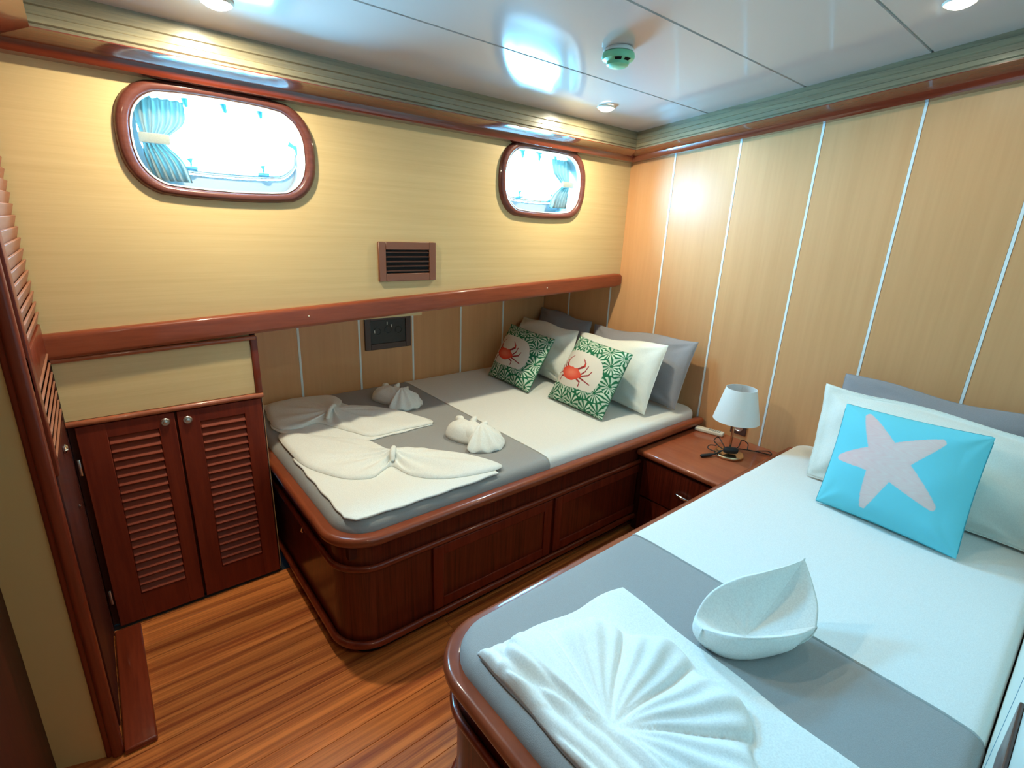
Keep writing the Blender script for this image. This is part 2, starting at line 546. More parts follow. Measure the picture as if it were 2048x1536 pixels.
for i, wd in enumerate(WIN):
    cx, cz = wd['c']
    gx, gz = wd['gc']
    win = struct_empty('window_%d' % (i + 1), ['oval porthole at the left of the hull wall', 'oval porthole near the corner'][i])
    oval_band('window_frame', stadium(cx, cz, wd['a'], wd['b']), stadium(cx, cz, wd['a'] - 0.040, wd['b'] - 0.032), 2.128, 2.142, 'ring_wood', win, crown=0.012)
    oval_band('bead', stadium(cx, cz, wd['a'] - 0.0405, wd['b'] - 0.0325), stadium(cx, cz, wd['a'] - 0.0455, wd['b'] - 0.0375), 2.127, 2.150, 'white_strip', win)
    # sleeve through the wall
    bm = bmesh.new()
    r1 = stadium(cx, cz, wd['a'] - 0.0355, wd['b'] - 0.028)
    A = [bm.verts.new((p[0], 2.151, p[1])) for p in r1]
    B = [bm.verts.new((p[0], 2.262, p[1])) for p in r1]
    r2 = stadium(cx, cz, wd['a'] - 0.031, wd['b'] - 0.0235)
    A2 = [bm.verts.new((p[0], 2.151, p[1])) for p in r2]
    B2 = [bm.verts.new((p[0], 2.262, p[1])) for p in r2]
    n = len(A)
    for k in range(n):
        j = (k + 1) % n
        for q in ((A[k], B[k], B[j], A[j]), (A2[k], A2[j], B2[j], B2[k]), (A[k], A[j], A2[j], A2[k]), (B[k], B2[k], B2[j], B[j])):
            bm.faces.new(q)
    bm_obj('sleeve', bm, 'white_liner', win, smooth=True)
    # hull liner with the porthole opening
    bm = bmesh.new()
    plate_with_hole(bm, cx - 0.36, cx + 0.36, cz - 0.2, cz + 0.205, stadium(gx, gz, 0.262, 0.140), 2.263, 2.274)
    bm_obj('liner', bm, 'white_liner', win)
    oval_band('port_frame', stadium(gx, gz, 0.258, 0.136), stadium(gx, gz, 0.243, 0.121), 2.252, 2.285, 'chrome', win, crown=0.006)
    pts = stadium(gx, gz, 0.244, 0.122)
    bm = bmesh.new()
    bm.faces.new([bm.verts.new((p[0], 2.272, p[1])) for p in pts])
    bm.faces.new([bm.verts.new((p[0], 2.276, p[1])) for p in pts][::-1])
    bm_obj('pane', bm, 'window_glass', win, recalc=False)
    # hinges on top, dogs at the bottom and side
    for hx in (-0.12, 0.0, 0.12):
        bm = bmesh.new()
        add_box(bm, gx + hx - 0.022, gx + hx + 0.022, 2.235, 2.262, gz + 0.112, gz + 0.130, 0.004)
        add_tube(bm, [(gx + hx + 0.002, 2.243, gz + 0.118), (gx + hx + 0.006, 2.240, gz + 0.098), (gx + hx + 0.010, 2.246, gz + 0.082)], [0.011, 0.010, 0.006], 8)
        bm_obj('hinge', bm, 'blue_steel', win, smooth=True)
    for hx in (-0.12, 0.12):
        bm = bmesh.new()
        add_lathe(bm, [(0.002, 0.0), (0.020, 0.002), (0.022, 0.010), (0.012, 0.014)], (gx + hx, 2.245, gz - 0.122), 16)
        add_tube(bm, [(gx + hx, 2.243, gz - 0.112), (gx + hx, 2.243, gz - 0.098), (gx + hx - 0.003, 2.243, gz - 0.085)], [0.004, 0.004, 0.013], 8)
        bm_obj('latch', bm, 'blue_steel', win, smooth=True)
    sx = 0.243 if i == 0 else -0.243
    bm = bmesh.new()
    add_tube(bm, [(gx + sx + 0.012, 2.243, gz - 0.03), (gx + sx + 0.004, 2.240, gz - 0.010), (gx + sx - 0.008, 2.238, gz - 0.004), (gx + sx - 0.024, 2.240, gz + 0.004)], [0.014, 0.012, 0.007, 0.011], 8)
    bm_obj('latch', bm, 'blue_steel', win, smooth=True)

# ---- short curtains tied back inside the portholes
def curtain(name, x_edge, sgn, zc, label, zt, zb):
    """gathered cloth; x_edge = outer side, sgn = direction towards the middle of the porthole"""
    t = thing(name, (x_edge, 2.20, zc - 0.12), label, 'curtain', 'tied-back porthole curtains')
    bm = bmesh.new()
    nu, nv = 46, 26
    rows = []
    for j in range(nv + 1):
        v = j / nv
        z = zt + (zb - zt) * v
        tie = math.exp(-((v - 0.50) / 0.16) ** 2)
        wdt = 0.145 * (1 - 0.50 * tie) * (1.0 if v < 0.5 else 0.80)
        off = 0.012 * tie + (0.030 * max(0, v - 0.55) * 2)
        row = []
        for i in range(nu + 1):
            u = i / nu
            x = x_edge + sgn * (off + wdt * u)
            yy = 2.205 + 0.012 * math.sin(u * PI * 11 + 0.8 * math.sin(v * 5)) * (0.55 + 0.45 * (1 - tie)) - 0.014 * tie
            row.append(bm.verts.new((x, yy, z)))
        rows.append(row)
    for a, b in zip(rows, rows[1:]):
        for k in range(nu):
            bm.faces.new((a[k], a[k + 1], b[k + 1], b[k]))
    r = bmesh.ops.solidify(bm, geom=list(bm.faces), thickness=0.0015)
    bm_obj('cloth', bm, 'curtain_white', t, smooth=True, angle=0)
    bm = bmesh.new()
    zz = zt + (zb - zt) * 0.50
    add_box(bm, min(x_edge, x_edge + sgn * 0.088), max(x_edge, x_edge + sgn * 0.088), 2.168, 2.182, zz - 0.016, zz + 0.016, 0.005)
    bm_obj('tieback', bm, 'curtain_white', t, smooth=True)
    return t
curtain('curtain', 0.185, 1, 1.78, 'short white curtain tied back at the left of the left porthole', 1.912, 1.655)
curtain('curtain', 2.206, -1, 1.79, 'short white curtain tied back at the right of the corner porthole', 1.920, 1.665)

# ---- recess wall behind the far berth, panels with white strips
rw = struct(box('wall_recess', 0.464, XR + 0.02, YR + 0.008, YR + 0.04, 0.0, 1.35, 'ceiling_joint'), 'shaded panelled wall of the berth recess under the ledge')
sx = [0.466, 0.823, 1.172, 1.527, 1.892, 2.257, 2.66]
for a, b in zip(sx, sx[1:]):
    box('wall_panel', a + 0.0065, b - 0.0065, YR, YR + 0.008, 0.3, 1.33, 'maple_v', rw)
for a in sx[1:-1]:
    box('seam_strip', a - 0.0058, a + 0.0058, YR - 0.0015, YR + 0.0075, 0.3, 1.33, 'white_strip', rw)
box('side_panel', 0.4635, 0.4655, 2.17, YR + 0.01, 0.0, 1.14, 'maple_v', rw)

# ---- right wall (bulkhead): vertical veneer panels and white strips
wr = struct(box('wall_right', XR + 0.008, XR + 0.05, YN - 0.05, 2.27, 0.0, 2.42, 'ceiling_joint'), 'pale wood bulkhead of tall panels parted by thin white strips')
seams = [YR + 0.02, 2.58, 2.205, 1.83, 1.4515, 1.072, 0.706, 0.33, YN - 0.04]
box('wall_extension', XR + 0.008, XR + 0.05, 2.27, YR + 0.05, 0.0, 1.32, 'ceiling_joint', wr)
for a, b in zip(seams, seams[1:]):
    box('wall_panel', XR, XR + 0.008, b + 0.0065, min(2.9, a - 0.0065), 0.0, 1.31 if a > 2.5 else 2.40 if a < 2.25 else 1.31, 'maple_v', wr)
for a in seams[1:-1]:
    box('seam_strip', XR - 0.0015, XR + 0.0075, a - 0.0052, a + 0.0052, 0.0, 1.31 if a > 2.1 else 2.40, 'white_strip', wr)

# ---- near wall beside the near berth and the passage behind the camera
wn_ = struct(box('wall_near', 0.30, XR + 0.05, YN - 0.06, YN, 0.0, 2.42, 'pale_panel'), 'pale smooth panel along the near berth')
box('groove', 1.148, 1.152, YN, YN + 0.0006, 0.10, 2.20, 'blue_steel', wn_)
wb = struct(box('wall_back', -0.35, 0.36, -0.93, -0.87, 0, 2.5, 'cream_panel'), 'plain wall behind the camera')
ws = struct(box('wall_passage', 0.30, 0.36, -0.90, YN - 0.06, 0, 2.5, 'cream_panel'), 'plain side wall behind the camera')

# ---- left wall: passage side, cream pier, post, louvred door
wl = struct_empty('wall_left', 'dark mahogany partition with cream pier at the left edge')
box('passage_panel', -0.42, -0.3055, -0.90, 1.75, 0, 2.5, 'mahogany_dark', wl)
bm = bmesh.new()
q = [(-0.305, 1.612), (-0.192, 1.573), (-0.180, 1.66), (-0.305, 1.66)]
for zz in (0, 2.5):
    for p in q: bm.verts.new((p[0], p[1], zz))
bm.verts.ensure_lookup_table()
v = bm.verts
for k in range(4):
    bm.faces.new((v[k], v[(k + 1) % 4], v[4 + (k + 1) % 4], v[4 + k]))
bm.faces.new(v[0:4][::-1]); bm.faces.new(v[4:8])
bm_obj('cream_pier', bm, 'cream_panel', wl)
box('jamb_post', -0.193, -0.158, 1.562, 1.635, 0, 2.4, 'mahogany_z', wl, bevel=0.006, seg=3)
box('jamb_molding', -0.180, -0.150, 1.548, 1.578, 0, 2.4, 'mahogany_z', wl, bevel=0.010, seg=4)
box('rear_light_block', -0.36, -0.172, 1.66, 2.95, 0, 2.5, 'mahogany_dark', wl)  # unseen block added behind the door to keep sky light out
box('corner_light_seal', -0.171, -0.1515, 2.120, 2.60, 0, 1.15, 'mahogany_dark', wl)  # added to seal the sky leak between partition and cupboard
# baseboard / sill
struct(box('baseboard_left', -0.150, -0.068, 1.54, 2.118, 0.0, 0.022, 'mahogany_y', None, bevel=0.006, seg=3), 'mahogany sill along the left partition')

door = struct_empty('door_1', 'louvred mahogany door seen edge-on at the left')
for nm, z0, z1 in (('top_rail', 1.97, 2.06), ('mid_rail', 1.115, 1.205), ('bottom_panel', 0.03, 0.885)):
    box(nm, -0.171, -0.152, 1.637, 2.118, z0, z1, 'mahogany_z' if nm != 'bottom_panel' else 'mahogany_dark', door, bevel=0.002)
box('stile', -0.171, -0.149, 1.637, 1.69, 0.886, 2.06, 'mahogany_z', door, bevel=0.003)
box('stile', -0.171, -0.157, 2.085, 2.118, 0.886, 2.06, 'mahogany_z', door, bevel=0.003)
sl0 = None
def louvre_range(z0, z1, step):
    global sl0
    k = int(round((z1 - z0) / step))
    for i in range(k):
        zc = z0 + (i + 0.5) * step
        if sl0 is None:
            bm = bmesh.new()
            add_box(bm, -0.0175, 0.0175, 1.69, 2.125, -0.0030, 0.0030, 0.001, 1)
            sl0 = bm_obj('slat', bm, 'louvre_wood', door, smooth=True)
            o = sl0
        else:
            o = sl0.copy(); COL.objects.link(o)
        o.location = (-0.1555, 0, zc)
        o.rotation_euler = (0, math.radians(-74), 0)
louvre_range(1.21, 1.965, 0.0315)
louvre_range(0.89, 1.11, 0.0315)
lathe('door_handle', [(0.001, 0), (0.013, 0.001), (0.015, 0.006), (0.010, 0.012), (0.002, 0.014)], (-0.1515, 1.90, 0.862), 'chrome', door, 20, 'x')
lathe('lock_button', [(0.001, 0), (0.008, 0.001), (0.009, 0.004), (0.004, 0.008)], (-0.1515, 1.96, 0.640), 'chrome', door, 16, 'x')

# ---- cornices
def cornice(name, x0, x1, y0, y1, horizontal, label):
    pass
FAS = [(0.118, 0.0), (0.118, -0.018), (0.124, -0.020), (0.124, -0.040), (0.118, -0.043), (0.118, -0.062), (0.124, -0.066), (0.124, -0.082), (0.118, -0.086), (0.118, -0.094), (0.0, -0.094), (0.0, 0.0)]
LOW = [(0.126, -0.0945), (0.126, -0.0975), (0.064, -0.113), (0.058, -0.118), (0.054, -0.138), (0.047, -0.146), (0.0, -0.147), (0.0, -0.0945)]
def corn(name, prof, m, kind, parent):
    bm = bmesh.new()
    rings = []
    if kind == 'far':
        for x in (XL, XR):
            ring = []
            for d, h in prof:
                xx = XL + d if x == XL else XR - d
                ring.append(bm.verts.new((xx, YF - d, 2.10 + h)))
            rings.append(ring)
    elif kind == 'right':
        for e in (0, 1):
            ring = []
            for d, h in prof:
                yy = YF - d if e == 0 else YN
                z = 2.10 + h if e == 0 else ceil_z(YN) + h
                if e == 0: z = 2.10 + h
                ring.append(bm.verts.new((XR - d, yy, z)))
            rings.append(ring)
    else:
        for e in (0, 1):
            ring = []
            for d, h in prof:
                yy = YF - d if e == 0 else -0.8
                z = 2.10 + h if e == 0 else ceil_z(-0.8) + h
                ring.append(bm.verts.new((XL + d, yy, z)))
            rings.append(ring)
    n = len(prof)
    for k in range(n):
        bm.faces.new((rings[0][k], rings[0][(k + 1) % n], rings[1][(k + 1) % n], rings[1][k]))
    bm.faces.new(rings[0][::-1]); bm.faces.new(rings[1])
    return bm_obj(name, bm, m, parent, smooth=True, angle=35)
for nm, kind, ax, lb in (('trim_1', 'far', 'x', 'cornice above the portholes'), ('trim_2', 'right', 'y', 'sloping cornice above the panelled bulkhead'), ('trim_3', 'left', 'y', 'cornice end above the left door')):
    t = struct_empty(nm, lb)
    corn('fascia', FAS, 'olive_wood_' + ax, kind, t)
    corn('molding', LOW, 'mahogany_gloss_' + ax, kind, t)

# ---- ledge over the recess (rises towards the corner) + its soffit
tl = struct_empty('trim_4', 'rounded mahogany ledge edge under the veneer hull wall')
bm = bmesh.new()
rings = []
def ledge_z(x): return 1.163 + (1.291 - 1.163) * (x + 0.145) / (2.64 + 0.145)
prof = round_profile(-0.045, 0.030, -0.076, 0.006, 0.014, 5)
for x in (XL, 2.60, 2.635, 2.655):
    f = 1.0 if x < 2.61 else (0.93 if x < 2.64 else 0.7)
    rings.append([bm.verts.new((x, YF - d * f, ledge_z(x) + (h + 0.044) * f - 0.044)) for d, h in prof])
n = len(prof)
for a, b in zip(rings, rings[1:]):
    for k in range(n):
        bm.faces.new((a[k], a[(k + 1) % n], b[(k + 1) % n], b[k]))
bm.faces.new(rings[0][::-1]); bm.faces.new(rings[-1])
bm_obj('ledge_edge', bm, 'ledge_wood', tl, smooth=True, angle=50)
bm = bmesh.new()
vs = []
for x in (XL - 0.2, XR):
    for yy in (YF + 0.045, YR + 0.02):
        for dz in (-0.068, 0.030):
            vs.append(bm.verts.new((x, yy, ledge_z(x) + dz)))
for f in ((0, 1, 3, 2), (4, 6, 7, 5), (0, 4, 5, 1), (2, 3, 7, 6), (0, 2, 6, 4), (1, 5, 7, 3)):
    bm.faces.new([vs[i] for i in f])
bm_obj('soffit', bm, 'maple_v', tl)
# little white screw caps on the ledge
for x in (0.66, 1.99):
    lathe('screw_cap', [(0.0015, 0), (0.0035, -0.0005), (0.003, -0.002), (0.001, -0.0025)], (x, YF - 0.0295, ledge_z(x) - 0.03), 'remote_white', tl, 10, 'y')

# ================================================================= BUILT-IN CUPBOARD
cab = thing('cabinet', (0.155, 2.3, 0), 'mahogany cupboard with two louvred doors below a pale panel, left of the far berth', 'cabinet')
bm = bmesh.new()
add_box(bm, XL + 0.003, 0.46, 2.165, 2.55, 0.015, 1.12)
bm_obj('body', bm, 'mahogany_dark', cab)
box('upper_panel', XL + 0.003, 0.436, 2.142, 2.164, 0.868, 1.115, 'maple_h', cab)
box('corner_stile', 0.437, 0.462, 2.134, 2.164, 0.868, 1.10, 'mahogany_z', cab, bevel=0.003)
def rod(name, x0, x1, z0, z1, yc, r, m, parent):
    bm = bmesh.new()
    pr = [(r * math.cos(a * PI / 6), r * math.sin(a * PI / 6)) for a in range(12)]
    rings = [[bm.verts.new((x, yc + p, z + q)) for p, q in pr] for x, z in ((x0, z0), (x1, z1))]
    for k in range(12):
        bm.faces.new((rings[0][k], rings[0][(k + 1) % 12], rings[1][(k + 1) % 12], rings[1][k]))
    bm.faces.new(rings[0][::-1]); bm.faces.new(rings[1])
    return bm_obj(name, bm, m, parent, smooth=True, angle=50)
rod('upper_molding', XL + 0.003, 0.455, 1.080, 1.098, 2.131, 0.0095, 'mahogany_top', cab)
rod('lower_molding', XL + 0.003, 0.462, 0.857, 0.857, 2.138, 0.0105, 'mahogany_top', cab)
box('toe_board', XL + 0.003, 0.462, 2.150, 2.164, 0.0, 0.014, 'dark_gap', cab)
def louvre_door(x0, x1, ox0, ox1, knob_x, knob_z):
    z0, z1, oz0, oz1 = 0.018, 0.843, 0.130, 0.790
    yf, yb = 2.137, 2.158
    bm = bmesh.new()
    add_box(bm, x0, ox0, yf, yb, z0, z1, 0.002, 1)
    add_box(bm, ox1, x1, yf, yb, z0, z1, 0.002, 1)
    add_box(bm, ox0 - 0.002, ox1 + 0.002, yf + 0.0004, yb, z0, oz0, 0.001, 1)
    add_box(bm, ox0 - 0.002, ox1 + 0.002, yf + 0.0004, yb, oz1, z1, 0.001, 1)
    d = bm_obj('door', bm, 'mahogany_door', cab, smooth=True)
    box('backing', ox0 - 0.004, ox1 + 0.004, yb + 0.0005, yb + 0.004, oz0 - 0.004, oz1 + 0.004, 'dark_gap', d)
    first = None
    step = 0.033
    for i in range(20):
        zc = oz0 + (i + 0.5) * step
        if first is None:
            bm = bmesh.new()
            add_box(bm, ox0, ox1, -0.017, 0.017, -0.0035, 0.0035, 0.002, 1)
            first = bm_obj('slat', bm, 'mahogany_slat', d, smooth=True)
            o = first
        else:
            o = first.copy(); COL.objects.link(o)
        o.location = (0, 2.1475, zc)
        o.rotation_euler = (math.radians(50), 0, 0)
    k = lathe('knob', [(0.001, 0), (0.0145, -0.0005), (0.0155, -0.004), (0.0125, -0.008), (0.011, -0.006), (0.008, -0.006), (0.007, -0.011), (0.001, -0.012)], (knob_x, yf - 0.0005, knob_z), 'satin_metal', d, 24, 'y')
    return d
d1 = louvre_door(-0.130, 0.153, -0.048, 0.100, 0.122, 0.812)
d2 = louvre_door(0.161, 0.452, 0.232, 0.388, 0.192, 0.806)
for zz in (0.16, 0.70):
    box('hinge', -0.143, -0.134, 2.128, 2.137, zz - 0.03, zz + 0.03, 'satin_metal', d1, bevel=0.002)

# ================================================================= BERTHS
def berth(name, xh, xf, ys, ye, s, label, panels):
    t = thing(name, ((xh + xf) / 2, (ys + ye) / 2, 0), label, 'bed')
    r = 0.165
    P, N = berth_path(xh, xf + 0.035, ys + s * 0.035, ye, r - 0.035, s)
    bm = bmesh.new()
    sweep(bm, P, N, [(0.0, 0.06), (0.0, 0.495), (-0.02, 0.495), (-0.02, 0.06)])
    bm_obj('side_board', bm, 'mahogany_veneer', t, smooth=True, angle=50)
    bm = bmesh.new()
    sweep(bm, P, N, [(-0.035, 0.0), (-0.035, 0.0595), (-0.055, 0.0595), (-0.055, 0.0)])
    bm_obj('plinth', bm, 'dark_gap', t, smooth=True, angle=50)
    bm = bmesh.new()
    sweep(bm, P, N, round_profile(-0.016, 0.036, 0.496, 0.535, 0.0165, 6))
    bm_obj('cap_rail', bm, 'mahogany_rail', t, smooth=True, angle=60)
    bm = bmesh.new()
    sweep(bm, P, N, round_profile(0.0005, 0.020, 0.388, 0.412, 0.0095, 5))
    bm_obj('middle_molding', bm, 'mahogany_x', t, smooth=True, angle=60)
    bm = bmesh.new()
    sweep(bm, P, N, round_profile(0.0005, 0.024, 0.060, 0.090, 0.0115, 5))
    bm_obj('lower_molding', bm, 'mahogany_x', t, smooth=True, angle=60)
    # deck that carries the mattress
    ya, yb = sorted((ys + s * 0.06, ye))
    box('deck', xf + 0.06, xh, ya, yb, 0.44, 0.494, 'mahogany_dark', t)
    yo = ys + s * 0.035
    for (a, b) in panels:
        bm = bmesh.new()
        y0, y1 = sorted((yo - s * 0.001, yo - s * 0.012))
        fr = 0.045
        add_box(bm, a, a + fr, y0, y1, 0.096, 0.382, 0.002, 1)
        add_box(bm, b - fr, b, y0, y1, 0.096, 0.382, 0.002, 1)
        add_box(bm, a + fr, b - fr, y0, y1, 0.096, 0.096 + fr, 0.002, 1)
        add_box(bm, a + fr, b - fr, y0, y1, 0.382 - fr, 0.382, 0.002, 1)
        dr = bm_obj('drawer_front', bm, 'mahogany_door', t, smooth=True)
        y0, y1 = sorted((yo - s * 0.001, yo - s * 0.006))
        box('inset_panel', a + fr + 0.001, b - fr - 0.001, y0, y1, 0.142, 0.336, 'mahogany_veneer', dr)
    return t
b1 = berth('berth', 2.630, 0.465, 1.395, 2.83, 1, 'far mahogany double berth with rounded foot corner, set in the recess under the portholes', [(0.835, 1.455), (1.475, 2.13)])
b2 = berth('berth', 2.640, 0.497, 0.921, -0.050, -1, 'near mahogany berth with rounded foot corner, cut by the bottom of the photo', [(0.80, 1.40), (1.42, 2.02)])
# small chrome hook on the foot end of the far berth
bm = bmesh.new()
add_box(bm, 0.4945, 0.4985, 1.832, 1.856, 0.355, 0.392, 0.001, 1)
add_tube(bm, [(0.4935, 1.844, 0.385), (0.484, 1.844, 0.378), (0.481, 1.844, 0.366), (0.486, 1.844, 0.358)], 0.003, 8)
bm_obj('hook', bm, 'chrome', b1, smooth=True)

def rounded_outline(x0, x1, y0, y1, r, rc, n=12):
    """rectangle with a big radius r at the foot corner nearest the aisle (rc = 'low' y0 or 'high' y1), small ones elsewhere"""
    pts = []
    small = 0.09
    rads = {('x1', 'y1'): small, ('x0', 'y1'): r if rc == 'high' else small, ('x0', 'y0'): r if rc == 'low' else small, ('x1', 'y0'): small}
    for (a, b, a0) in (('x1', 'y1', 0), ('x0', 'y1', PI / 2), ('x0', 'y0', PI), ('x1', 'y0', 1.5 * PI)):
        rr = rads[(a, b)]
        cx = (x1 - rr) if a == 'x1' else (x0 + rr)
        cy = (y1 - rr) if b == 'y1' else (y0 + rr)
        for k in range(n + 1):
            t = a0 + k / n * PI / 2
            pts.append((cx + rr * math.cos(t), cy + rr * math.sin(t), math.cos(t), math.sin(t)))
    return pts

def bed_slab(name, x0, x1, y0, y1, r, rc, zb, ztop, er, grow, keep, m, dome=0.006):
    """soft slab; keep=(lo,hi) cuts it along x"""
    ol = rounded_outline(x0 - grow, x1 + grow, y0 - grow, y1 + grow, r + grow, rc)
    bm = bmesh.new()
    rings = []
    def ring(inset, z):
        rings.append([bm.verts.new((p[0] - p[2] * inset, p[1] - p[3] * inset, z)) for p in ol])
    ring(0.006, zb)
    ring(0.0, zb + 0.012)
    ring(0.0, ztop - er)
    for k in range(1, 6):
        a = k / 5 * PI / 2
        ring(er * (1 - math.cos(a)), ztop - er + er * math.sin(a))
    ring(er + 0.05, ztop + dome * 0.6)
    n = len(ol)
    for a, b in zip(rings, rings[1:]):
        for k in range(n):
            bm.faces.new((a[k], a[(k + 1) % n], b[(k + 1) % n], b[k]))
    bm.faces.new(rings[0][::-1])
    bm.faces.new(rings[-1])
    if keep:
        for xx, outer in ((keep[0], False), (keep[1], True)):
            if xx is None: continue
            geom = list(bm.verts) + list(bm.edges) + list(bm.faces)
            res = bmesh.ops.bisect_plane(bm, geom=geom, plane_co=(xx, 0, 0), plane_no=(1, 0, 0), clear_outer=outer, clear_inner=not outer)
            ed = [g for g in res['geom_cut'] if isinstance(g, bmesh.types.BMEdge)]
            bmesh.ops.contextual_create(bm, geom=ed)
    return bm_obj(name, bm, m, None, smooth=True, angle=50)

# far berth bedding
FX0, FX1, FY0, FY1 = 0.512, 2.648, 1.447, 2.828
tag(bed_slab('mattress', FX0, FX1, FY0, FY1, 0.12, 'low', 0.497, 0.568, 0.030, 0.0, None, 'sheet_white'), 'mattress under the bedding of the far berth', 'mattress')
tag(bed_slab('blanket', FX0, FX1, FY0, FY1, 0.12, 'low', 0.50, 0.575, 0.036, 0.006, (None, 1.442), 'blanket_grey'), 'grey blanket over the foot half of the far berth', 'blanket')
tag(bed_slab('bed_sheet', FX0, FX1, FY0, FY1, 0.12, 'low', 0.503, 0.578, 0.034, 0.004, (1.446, None), 'sheet_white'), 'white sheet over the head half of the far berth', 'sheet')
# near berth bedding
NX0, NX1, NY0, NY1 = 0.540, 2.648, -0.0442, 0.872
tag(bed_slab('mattress', NX0, NX1, NY0, NY1, 0.12, 'high', 0.497, 0.568, 0.030, 0.0, None, 'sheet_white'), 'mattress under the bedding of the near berth', 'mattress')
tag(bed_slab('blanket', NX0, NX1, NY0, NY1, 0.12, 'high', 0.50, 0.575, 0.036, 0.006, (None, 1.283), 'blanket_grey'), 'grey blanket over the foot half of the near berth', 'blanket')
tag(bed_slab('bed_sheet', NX0, NX1, NY0, NY1, 0.12, 'high', 0.503, 0.579, 0.034, 0.004, (1.287, None), 'sheet_white'), 'white sheet over the head half of the near berth', 'sheet')
BT = 0.580   # bed top

# ================================================================= PILLOWS
def pillow(name, bl, br, tl_, tr_, thick, m, label, cat, group=None, res=40, pinch=0.035, flange=0.0, seed=0, wr=0.006, paint=None, lift=0.0):
    """corners on the mid-plane; bulges thick/2 to both sides"""
    rnd = random.Random(seed)
    bl, br, tl_, tr_ = (np.array(p, float) for p in (bl, br, tl_, tr_))
    nrm = np.cross(br - bl, tl_ - bl)
    nrm /= np.linalg.norm(nrm)
    if nrm @ np.array([-1, 0, 0.3]) < 0: nrm = -nrm
    u = np.linspace(-1, 1, res + 1)
    U, V = np.meshgrid(u, u)            # U along bl->br, V up
    W = np.linalg.norm(br - bl); H = np.linalg.norm(tl_ - bl)
    # edges pull in between the corners
    Up = U * (1 - pinch * (1 - V ** 2) * np.abs(U) ** 2)
    Vp = V * (1 - pinch * (W / H) * (1 - U ** 2) * np.abs(V) ** 2)
    a = (Up + 1) / 2; b = (Vp + 1) / 2
    P = (bl[None, None] * ((1 - a) * (1 - b))[..., None] + br[None, None] * (a * (1 - b))[..., None]
         + tl_[None, None] * ((1 - a) * b)[..., None] + tr_[None, None] * (a * b)[..., None])
    nr = nrm
    sag = 0.012 * (1 - U ** 2) * np.sin(2.4 * PI * a + seed) * b
    P = P + (tl_ - bl)[None, None] / H * (sag * (paint is None))[..., None]
    fu = np.clip((1 - np.abs(U)) / (1 - flange) if flange else 1 - np.abs(U), 0, 1)
    fv = np.clip((1 - np.abs(V)) / (1 - flange) if flange else 1 - np.abs(V), 0, 1)
    if flange:
        uu = np.clip(np.abs(U) / (1 - flange), 0, 1); vv = np.clip(np.abs(V) / (1 - flange), 0, 1)
    else:
        uu, vv = np.abs(U), np.abs(V)
    h = ((1 - uu ** 2.4) * (1 - vv ** 2.4)) ** 0.62
    wrn = np.zeros_like(U)
    for _ in range(7):
        fx, fy, ph = rnd.uniform(-5, 5), rnd.uniform(-5, 5), rnd.uniform(0, 6.28)
        wrn += np.sin(fx * U + fy * V + ph + 1.5 * np.sin(2 * V + ph))
    # radiating pulls near the corners
    cr = np.maximum(np.abs(U), np.abs(V))
    ang = np.arctan2(1.02 - np.abs(V), 1.02 - np.abs(U))
    wrn = wrn / 3 + 0.9 * np.sin(2.2 * V * PI + 1.5 * np.sin(1.7 * U + seed) + seed) * np.exp(-((np.abs(U) - 0.6) / 0.35) ** 2) + 1.5 * np.sin(ang * 9 + seed) * np.clip((np.abs(U) + np.abs(V) - 1.1) / 0.9, 0, 1)
    edge = np.minimum(1, 4 * np.minimum(1 - np.abs(U), 1 - np.abs(V)))
    front = P + nrm * ((thick * 0.5 * h + 0.0015 + wr * wrn * np.clip(edge, 0, 1))[..., None])
    back = P - nrm * ((thick * 0.5 * h + 0.0015)[..., None])
    if flange:
        wv = 0.004 * np.sin(9 * U + seed) * np.sin(8 * V + 1)
        front += nrm * (wv * (1 - h))[..., None]; back += nrm * (wv * (1 - h))[..., None]
    n = res + 1
    verts = np.concatenate([front.reshape(-1, 3), back.reshape(-1, 3)])
    # slack in the free edges
    # keep above the bed
    zmin = BT + 0.002
    verts[:, 2] = np.where(verts[:, 2] < zmin, zmin + (verts[:, 2] - zmin) * 0.02, verts[:, 2])
    verts[:, 0] = np.minimum(verts[:, 0], XR - 0.004)
    faces = []
    for j in range(res):
        for i in range(res):
            k = j * n + i
            faces.append((k, k + 1, k + n + 1, k + n))
            o = n * n + k
            faces.append((o, o + n, o + n + 1, o + 1))
    bord = [i for i in range(n)] + [j * n + res for j in range(1, n)] + [res * n + i for i in range(res - 1, -1, -1)] + [j * n for j in range(res - 1, 0, -1)]
    for q, k in enumerate(bord):
        k2 = bord[(q + 1) % len(bord)]
        faces.append((k2, k, k + n * n, k2 + n * n))
    t = thing(name, tuple((bl + br) / 2 + np.array([0, 0, 0])), label, cat, group)
    o = mesh_obj('cover', verts, faces, m, t, smooth=True, angle=0)
    if paint is not None:
        me = o.data
        ca = me.color_attributes.new('print', 'FLOAT_COLOR', 'POINT')
        colr = paint((U.reshape(-1) + 1) / 2, 1 - (V.reshape(-1) + 1) / 2)
        full = np.ones((2 * n * n, 4), dtype=np.float32)
        full[:n * n, :3] = colr
        full[n * n:, :3] = paint.back
        ca.data.foreach_set('color', full.reshape(-1))
    # seam piping round the border
    bmx = bmesh.new()
    ring = [tuple((verts[k] + verts[k + n * n]) / 2) for k in bord]
    step = max(1, len(ring) // 60)
    rp = ring[::step]; rp = rp + [rp[0]]
    add_tube(bmx, rp, 0.0022, 5, caps=False)
    bm_obj('seam', bmx, m if paint is None else paint.seam, t, smooth=True)
    return t

# ---- prints
def seg_dist(u, v, a, b):
    ax, ay = a; bx, by = b
    dx, dy = bx - ax, by - ay
    t = np.clip(((u - ax) * dx + (v - ay) * dy) / (dx * dx + dy * dy + 1e-12), 0, 1)
    return np.hypot(u - ax - t * dx, v - ay - t * dy)

